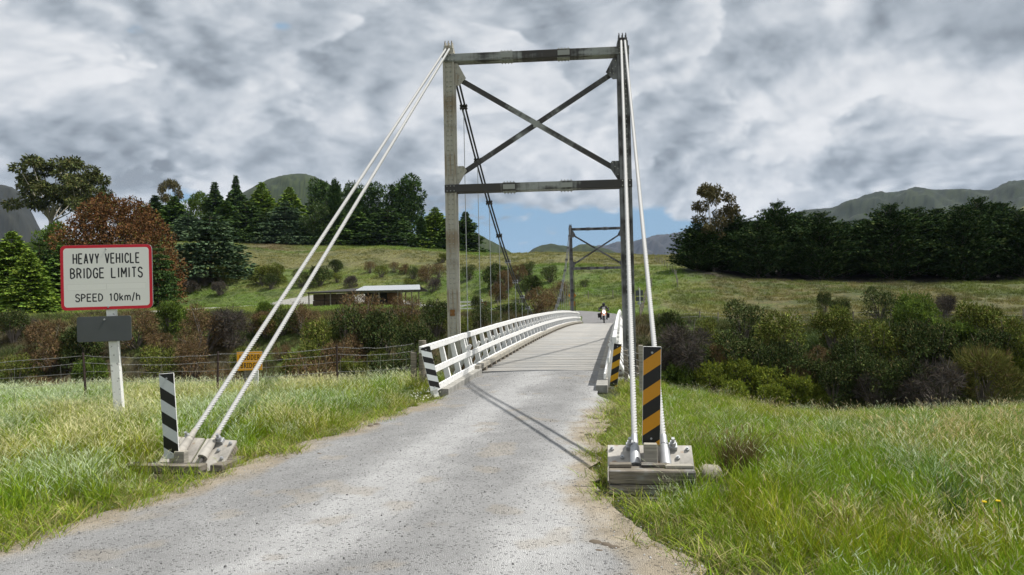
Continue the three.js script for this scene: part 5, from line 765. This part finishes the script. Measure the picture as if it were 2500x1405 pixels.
// ───────── grass and stones ─────────
function tuftGeo(seed, { n, spread, h0, h1, w, bend, heads = 0, cols, headCol = [.42, .40, .22] }) {
  const r = rng(seed), pos = [], col = [];
  for (let i = 0; i < n; i++) {
    const a = r() * 6.283, q = Math.sqrt(r()) * spread, x = Math.cos(a) * q, z = Math.sin(a) * q, h = mix(h0, h1, r()), la = r() * 6.283, lean = bend * (.3 + r()) * h, lx = Math.cos(la) * lean + .12 * h, lz = Math.sin(la) * lean, fa = r() * 3.14, wx = Math.cos(fa) * w / 2 * (.6 + r() * .8), wz = Math.sin(fa) * w / 2, c = vary(cols[Math.floor(r() * cols.length)], r, .5);
    const P = (t) => [x + lx * t * t, h * (t - .12 * t * t * bend), z + lz * t * t], S = [0, .4, .75], tip = P(1);
    for (let k = 0; k < 3; k++) { const A = P(S[k]), f = 1 - S[k] * .55; if (k < 2) { const B = P(S[k + 1]), g = 1 - S[k + 1] * .55; pos.push(A[0] - wx * f, A[1], A[2] - wz * f, A[0] + wx * f, A[1], A[2] + wz * f, B[0] + wx * g, B[1], B[2] + wz * g, A[0] - wx * f, A[1], A[2] - wz * f, B[0] + wx * g, B[1], B[2] + wz * g, B[0] - wx * g, B[1], B[2] - wz * g); for (let m = 0; m < 6; m++) col.push(...c); } else { pos.push(A[0] - wx * f, A[1], A[2] - wz * f, A[0] + wx * f, A[1], A[2] + wz * f, ...tip); for (let m = 0; m < 3; m++) col.push(...c); } }
    if (r() < heads) { const dx = lx * 2, dy = h * .75, dz = lz * 2, L = Math.hypot(dx, dy, dz), hl = .05 + r() * .045; for (let m = 0; m < 7; m++) { const t = m / 7, bx_ = tip[0] + dx / L * hl * t, by = tip[1] + dy / L * hl * t, bz = tip[2] + dz / L * hl * t, sx = (r() - .5) * .022, sz = (r() - .5) * .022; pos.push(bx_ - .0022, by, bz, bx_ + .0022, by, bz, bx_ + dx / L * .028 + sx, by + dy / L * .028, bz + dz / L * .028 + sz); const hc = vary(headCol, r, .4); for (let q2 = 0; q2 < 3; q2++) col.push(...hc); } }
  }
  const g = new THREE.BufferGeometry(); g.setAttribute('position', new THREE.Float32BufferAttribute(pos, 3)); g.setAttribute('color', new THREE.Float32BufferAttribute(col, 3)); g.computeVertexNormals(); return g;
}
const grassM = new THREE.MeshPhysicalMaterial({ vertexColors: true, roughness: .7, specularIntensity: .3, transmission: .4, thickness: 0, side: THREE.DoubleSide });
const GREEN = [[.250, .375, .016], [.190, .325, .014], [.315, .405, .022]], BLUEG = [[.20, .32, .07], [.25, .36, .09], [.16, .27, .05]], DRY = [[.44, .38, .17], [.36, .33, .125], [.29, .31, .075]];
function field(name, label, geo, mat, spots) { const m = new THREE.InstancedMesh(geo, mat, spots.length), q = new THREE.Object3D(), c = new THREE.Color(); spots.forEach((s, i) => { q.position.set(s.x, s.y, s.z); q.rotation.set(s.rx || 0, s.a, 0); q.scale.set(s.s, s.s * (s.k || 1), s.s); q.updateMatrix(); m.setMatrixAt(i, q.matrix); c.setRGB(...s.c); m.setColorAt(i, c); }); return stuff(name, m, label, 'grass'); }
{
  const r = rng(555), kinds = [[], [], [], [], [], [], []];
  const anchors = [[2.27, 7.0, .46, .30], [-3.12, 7.6, .56, .40]];
  for (let i = 0; i < 100000; i++) {
    const d = .3 + r() * 19.5, x = -24 + r() * 50; const [l, rr] = [roadL(d), roadR(d)]; const n = fbm(x * .9, d * .9 + 3, 3), nf = fbm(x * .3 + 20, d * .3, 3);
    const off = x < 0 ? l - x : x - rr; if (off < -.02 + (n - .5) * .55) continue; if (off < .3 && r() < .4) continue; if (d > nearEdge(x) + 5) continue; if (Math.abs(x) < 1.95 && d > 13.5) continue;
    if (d < 5 && Math.abs(x) > 12) continue;
    if (Math.hypot(x - 2.86, (d - 7.15) * .8) < .3 || Math.hypot(x - 3.25, d - 7.85) < .16) continue;
    if (anchors.some(([ax, ad, w, h]) => Math.abs(x - ax) < w && Math.abs(d - ad) < h)) continue;
    if (x > 1.7 && x < 2.75 && d > 6.2 && d < 6.8 && r() < .35) continue; if (x > -3.6 && x < -2.5 && d > 6.6 && d < 7.3 && r() < .72) continue;
    if (r() < .34) { const t = .8 + r() * .4; kinds[6].push({ x, y: groundH(x, -d) - .01, z: -d, a: r() * 6.283, s: .8 + r() * .5, c: [t, t, t], rx: 0 }); continue; }
    const y = groundH(x, -d), edge = sst(0, 1.1, off + (n - .5) * .7), left = x < 0, s = mix(.38, 1, edge) * (.75 + r() * .5) * mix(.8, 1.15, nf) * (left ? .95 : mix(.85, .62, sst(8, 12, d)));
    const pick = r(), k = left ? (pick < .55 * (1 - sst(.5, .68, nf) * .7) ? 2 : pick < .62 ? 3 : pick < .85 ? 0 : 4) : (nf > .57 ? (pick < .4 ? 1 : pick < .6 ? 5 : pick < .75 ? 2 : 0) : pick < .10 ? 2 : pick < .19 ? 5 : pick < .23 ? 4 : pick < .68 ? 0 : 3);
    const dry = edge < .5 && r() < .5 ? 4 : k; const t = .82 + r() * .36, yl = sst(.42, .66, n); kinds[dry].push({ x, y: y - .01, z: -d, a: r() * 6.283, s, c: [t * mix(.95, 1.15, yl), t, t * mix(1.05, .9, yl)], rx: (r() - .5) * .12 });
  }
  const G = [['roadside_grass', 'rough green grass growing on both sides of the near road', { n: 36, spread: .12, h0: .16, h1: .44, w: .0085, bend: .55, cols: GREEN }], ['roadside_grass', 'blue-green lush grass patches on the near bank', { n: 36, spread: .11, h0: .2, h1: .46, w: .0095, bend: .7, cols: BLUEG }], ['seeding_grass', 'pale seed-headed grass on the near bank', { n: 34, spread: .12, h0: .2, h1: .46, w: .0065, bend: .5, heads: .9, cols: [...GREEN, ...DRY.slice(2)], headCol: [.62, .68, .42] }], ['roadside_grass', 'yellowish green grass mixed through the near bank', { n: 34, spread: .12, h0: .14, h1: .38, w: .008, bend: .6, cols: [...GREEN, [.33, .36, .05]], heads: .08 }], ['dry_grass', 'short dry straw-coloured grass along the road edges', { n: 30, spread: .12, h0: .08, h1: .28, w: .0065, bend: .6, heads: .2, cols: [...DRY, [.17, .23, .04]] }], ['seeding_grass', 'tall thin grass stems with arching seed heads on the right bank', { n: 16, spread: .14, h0: .34, h1: .6, w: .0042, bend: .45, heads: .75, cols: [...GREEN, ...DRY], headCol: [.62, .56, .34] }], ['matted_grass', 'low matted grass between the taller blades on the near bank', { n: 60, spread: .17, h0: .05, h1: .17, w: .008, bend: 1.2, cols: [...GREEN, ...DRY] }]];
  G.forEach(([nm, label, o], i) => { const half = [[], []]; kinds[i].forEach((s, j) => half[j % 2].push(s)); half.forEach((h, j) => field(nm, label + (j ? ', second of two swards' : ''), tuftGeo(900 + i * 10 + j, o), grassM, h)); });
  // rough pasture, scrub floor
  const far = [], floor = [];
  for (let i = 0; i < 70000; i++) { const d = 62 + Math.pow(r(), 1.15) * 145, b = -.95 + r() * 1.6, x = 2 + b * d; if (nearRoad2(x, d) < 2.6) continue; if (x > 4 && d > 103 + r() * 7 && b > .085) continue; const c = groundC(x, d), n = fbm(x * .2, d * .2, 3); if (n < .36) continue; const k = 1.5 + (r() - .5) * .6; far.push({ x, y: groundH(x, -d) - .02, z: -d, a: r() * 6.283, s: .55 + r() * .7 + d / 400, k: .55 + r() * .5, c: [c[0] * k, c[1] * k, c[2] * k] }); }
  for (let i = 0; i < 26000; i++) { const d = nearEdge(0) - 2 + r() * 54, b = -1.0 + r() * 1.65, x = 2 + b * d; if (Math.abs(x) < 2.3 || d < nearEdge(x) + 4.5) continue; if (d > 60 && nearRoad2(x, d) < 3) continue; const n = fbm(x * .2 + 50, d * .2, 3), q = r(); const c = x > 4 ? (n > .5 ? [.075, .115, .025] : [.095, .11, .03]) : n > .55 ? [.085, .11, .028] : q < .5 ? [.15, .12, .055] : [.10, .09, .04]; const k = .8 + r() * .5; floor.push({ x, y: groundH(x, -d) - .02, z: -d, a: r() * 6.283, s: .7 + r() * .8, c: c.map((v) => v * k) }); }
  const white = [[1, 1, 1], [.85, .85, .85]];
  field('pasture_grass', 'rough pasture tufts over the far terrace and hill', tuftGeo(77, { n: 16, spread: .32, h0: .12, h1: .42, w: .035, bend: .6, cols: white }), grassM, far);
  field('bank_grass', 'long rank grass over the gully sides between the shrubs', tuftGeo(78, { n: 22, spread: .3, h0: .25, h1: .6, w: .022, bend: .7, cols: white }), grassM, floor);
  // loose stones on the road
  const st = [], g = new THREE.IcosahedronGeometry(.011, 0).scale(1, .7, 1);
  for (let i = 0; i < 15000; i++) { const d = 2 + Math.pow(r(), 1.3) * 15.4, t = r(), x = mix(roadL(d) - .35, roadR(d) + .35, t), off = Math.min(x - roadL(d), roadR(d) - x), n = fbm(x * 1.4, d * .9 + 11, 4); const lane2 = .25 + .03 * d + (n - .5) * .5, tk = Math.max(Math.exp(-(((x - lane2 - .95) / .42) ** 2)), Math.exp(-(((x - lane2 + .85) / .42) ** 2))), keep = off < .35 ? .7 : .5 * (1 - tk * .92); if (r() > keep) continue; if (d > 13.2 && Math.abs(x) > 1.4) continue; const k = r() < .2 ? .14 : .26 + r() * .2; const mid = 0, y = Math.max(0, deckY(d)) * sst(12.5, 16, d) + .02 + .03 * (1 - Math.min(1, ((x - (roadL(d) + roadR(d)) / 2) / (roadR(d) - roadL(d)) * 2) ** 2)); st.push({ x, y: y + .001, z: -d, a: r() * 6.283, rx: r(), s: .28 + r() * r() * .8, c: [k, k * .99, k * .97] }); }
  const m = field('loose_gravel', 'loose grey stone chips scattered over the road', g, std({ color: 0xffffff, roughness: .95 }), st); m.userData.category = 'gravel';
}
// single plants near the camera
{
  const tuss = (px, py, h, cols, label, seed, n = 220) => { const p = hp(px, py, 4), t = thing('tussock', label, 'tussock', [p.x, p.y, p.z]); part('blades', tuftGeo(seed, { n, spread: n > 200 ? .2 : .13, h0: h * .5, h1: h, w: .005, bend: .55, heads: .15, cols, headCol: [.20, .13, .07] }), grassM, t, { kind: 'stuff' }); };
  tuss(1805, 1165, .56, [[.20, .12, .06], [.15, .095, .045], [.12, .13, .035]], 'brown-tipped grass tussock right of the boulder', 5, 520); tuss(1698, 1120, .34, [[.22, .13, .08], [.18, .13, .06]], 'small reddish dry tussock touching the right cable anchor', 6, 90); tuss(2040, 1300, .30, [[.22, .12, .06], [.16, .12, .05]], 'small rusty dry tuft in the right-hand grass', 7, 60); tuss(2330, 1300, .5, [[.05, .10, .03], [.07, .13, .045]], 'dark green broad-bladed tussock at the lower right below the yellow flowers', 8, 120); tuss(2470, 1010, .5, [[.06, .12, .06], [.09, .15, .08]], 'blue-green tussock at the right edge of the grass', 9, 160);
  const pet = std({ color: lin(.80, .60, .01), roughness: .7 });
  for (const [px, py, l] of [[2404, 1228, 'left yellow flower of the pair in the right-hand grass'], [2438, 1226, 'right yellow flower of the pair in the right-hand grass']]) { const q = at(px, py, 5.6), gy = groundH(q.x, q.z), t = thing('dandelion', l, 'flower', [q.x, gy, q.z], 0, 'yellow flowers in the grass'), h = q.y - gy; part('stalk', bar(V(.01, -.02, 0), V(0, h, 0), .003, 5), leafM.clone(), t).material = std({ color: lin(.09, .14, .03) }); const ps = []; for (let k = 0; k < 16; k++) { const a = k / 16 * 6.283, f = new THREE.BoxGeometry(.018, .002, .006).translate(.009, 0, 0).rotateZ(.35 + (k % 2) * .35).rotateY(a); ps.push(uvm(f)); } part('petals', mv(merge(ps), 0, h, 0), pet, t); part('centre', mv(uvm(new THREE.SphereGeometry(.007, 8, 5)), 0, h + .004, 0), pet, t); }
  const r = rng(91), spots = []; for (let i = 0; i < 150; i++) { const q = hp(1000 + r() * 85, 950 + r() * 40, 8); if (q.x > roadL(-q.z) - .1) continue; spots.push({ x: q.x, y: q.y + .09 + r() * .06, z: q.z, a: r() * 6, s: .6 + r() * .7, c: [.72, .72, .60] }); }
  const m = field('clover_flowers', 'white clover heads in the grass beside the left kerb end', new THREE.IcosahedronGeometry(.012, 1), std({ color: 0xffffff, roughness: 1 }), spots); m.userData.category = 'flowers';
}

renderer.render(scene, camera);
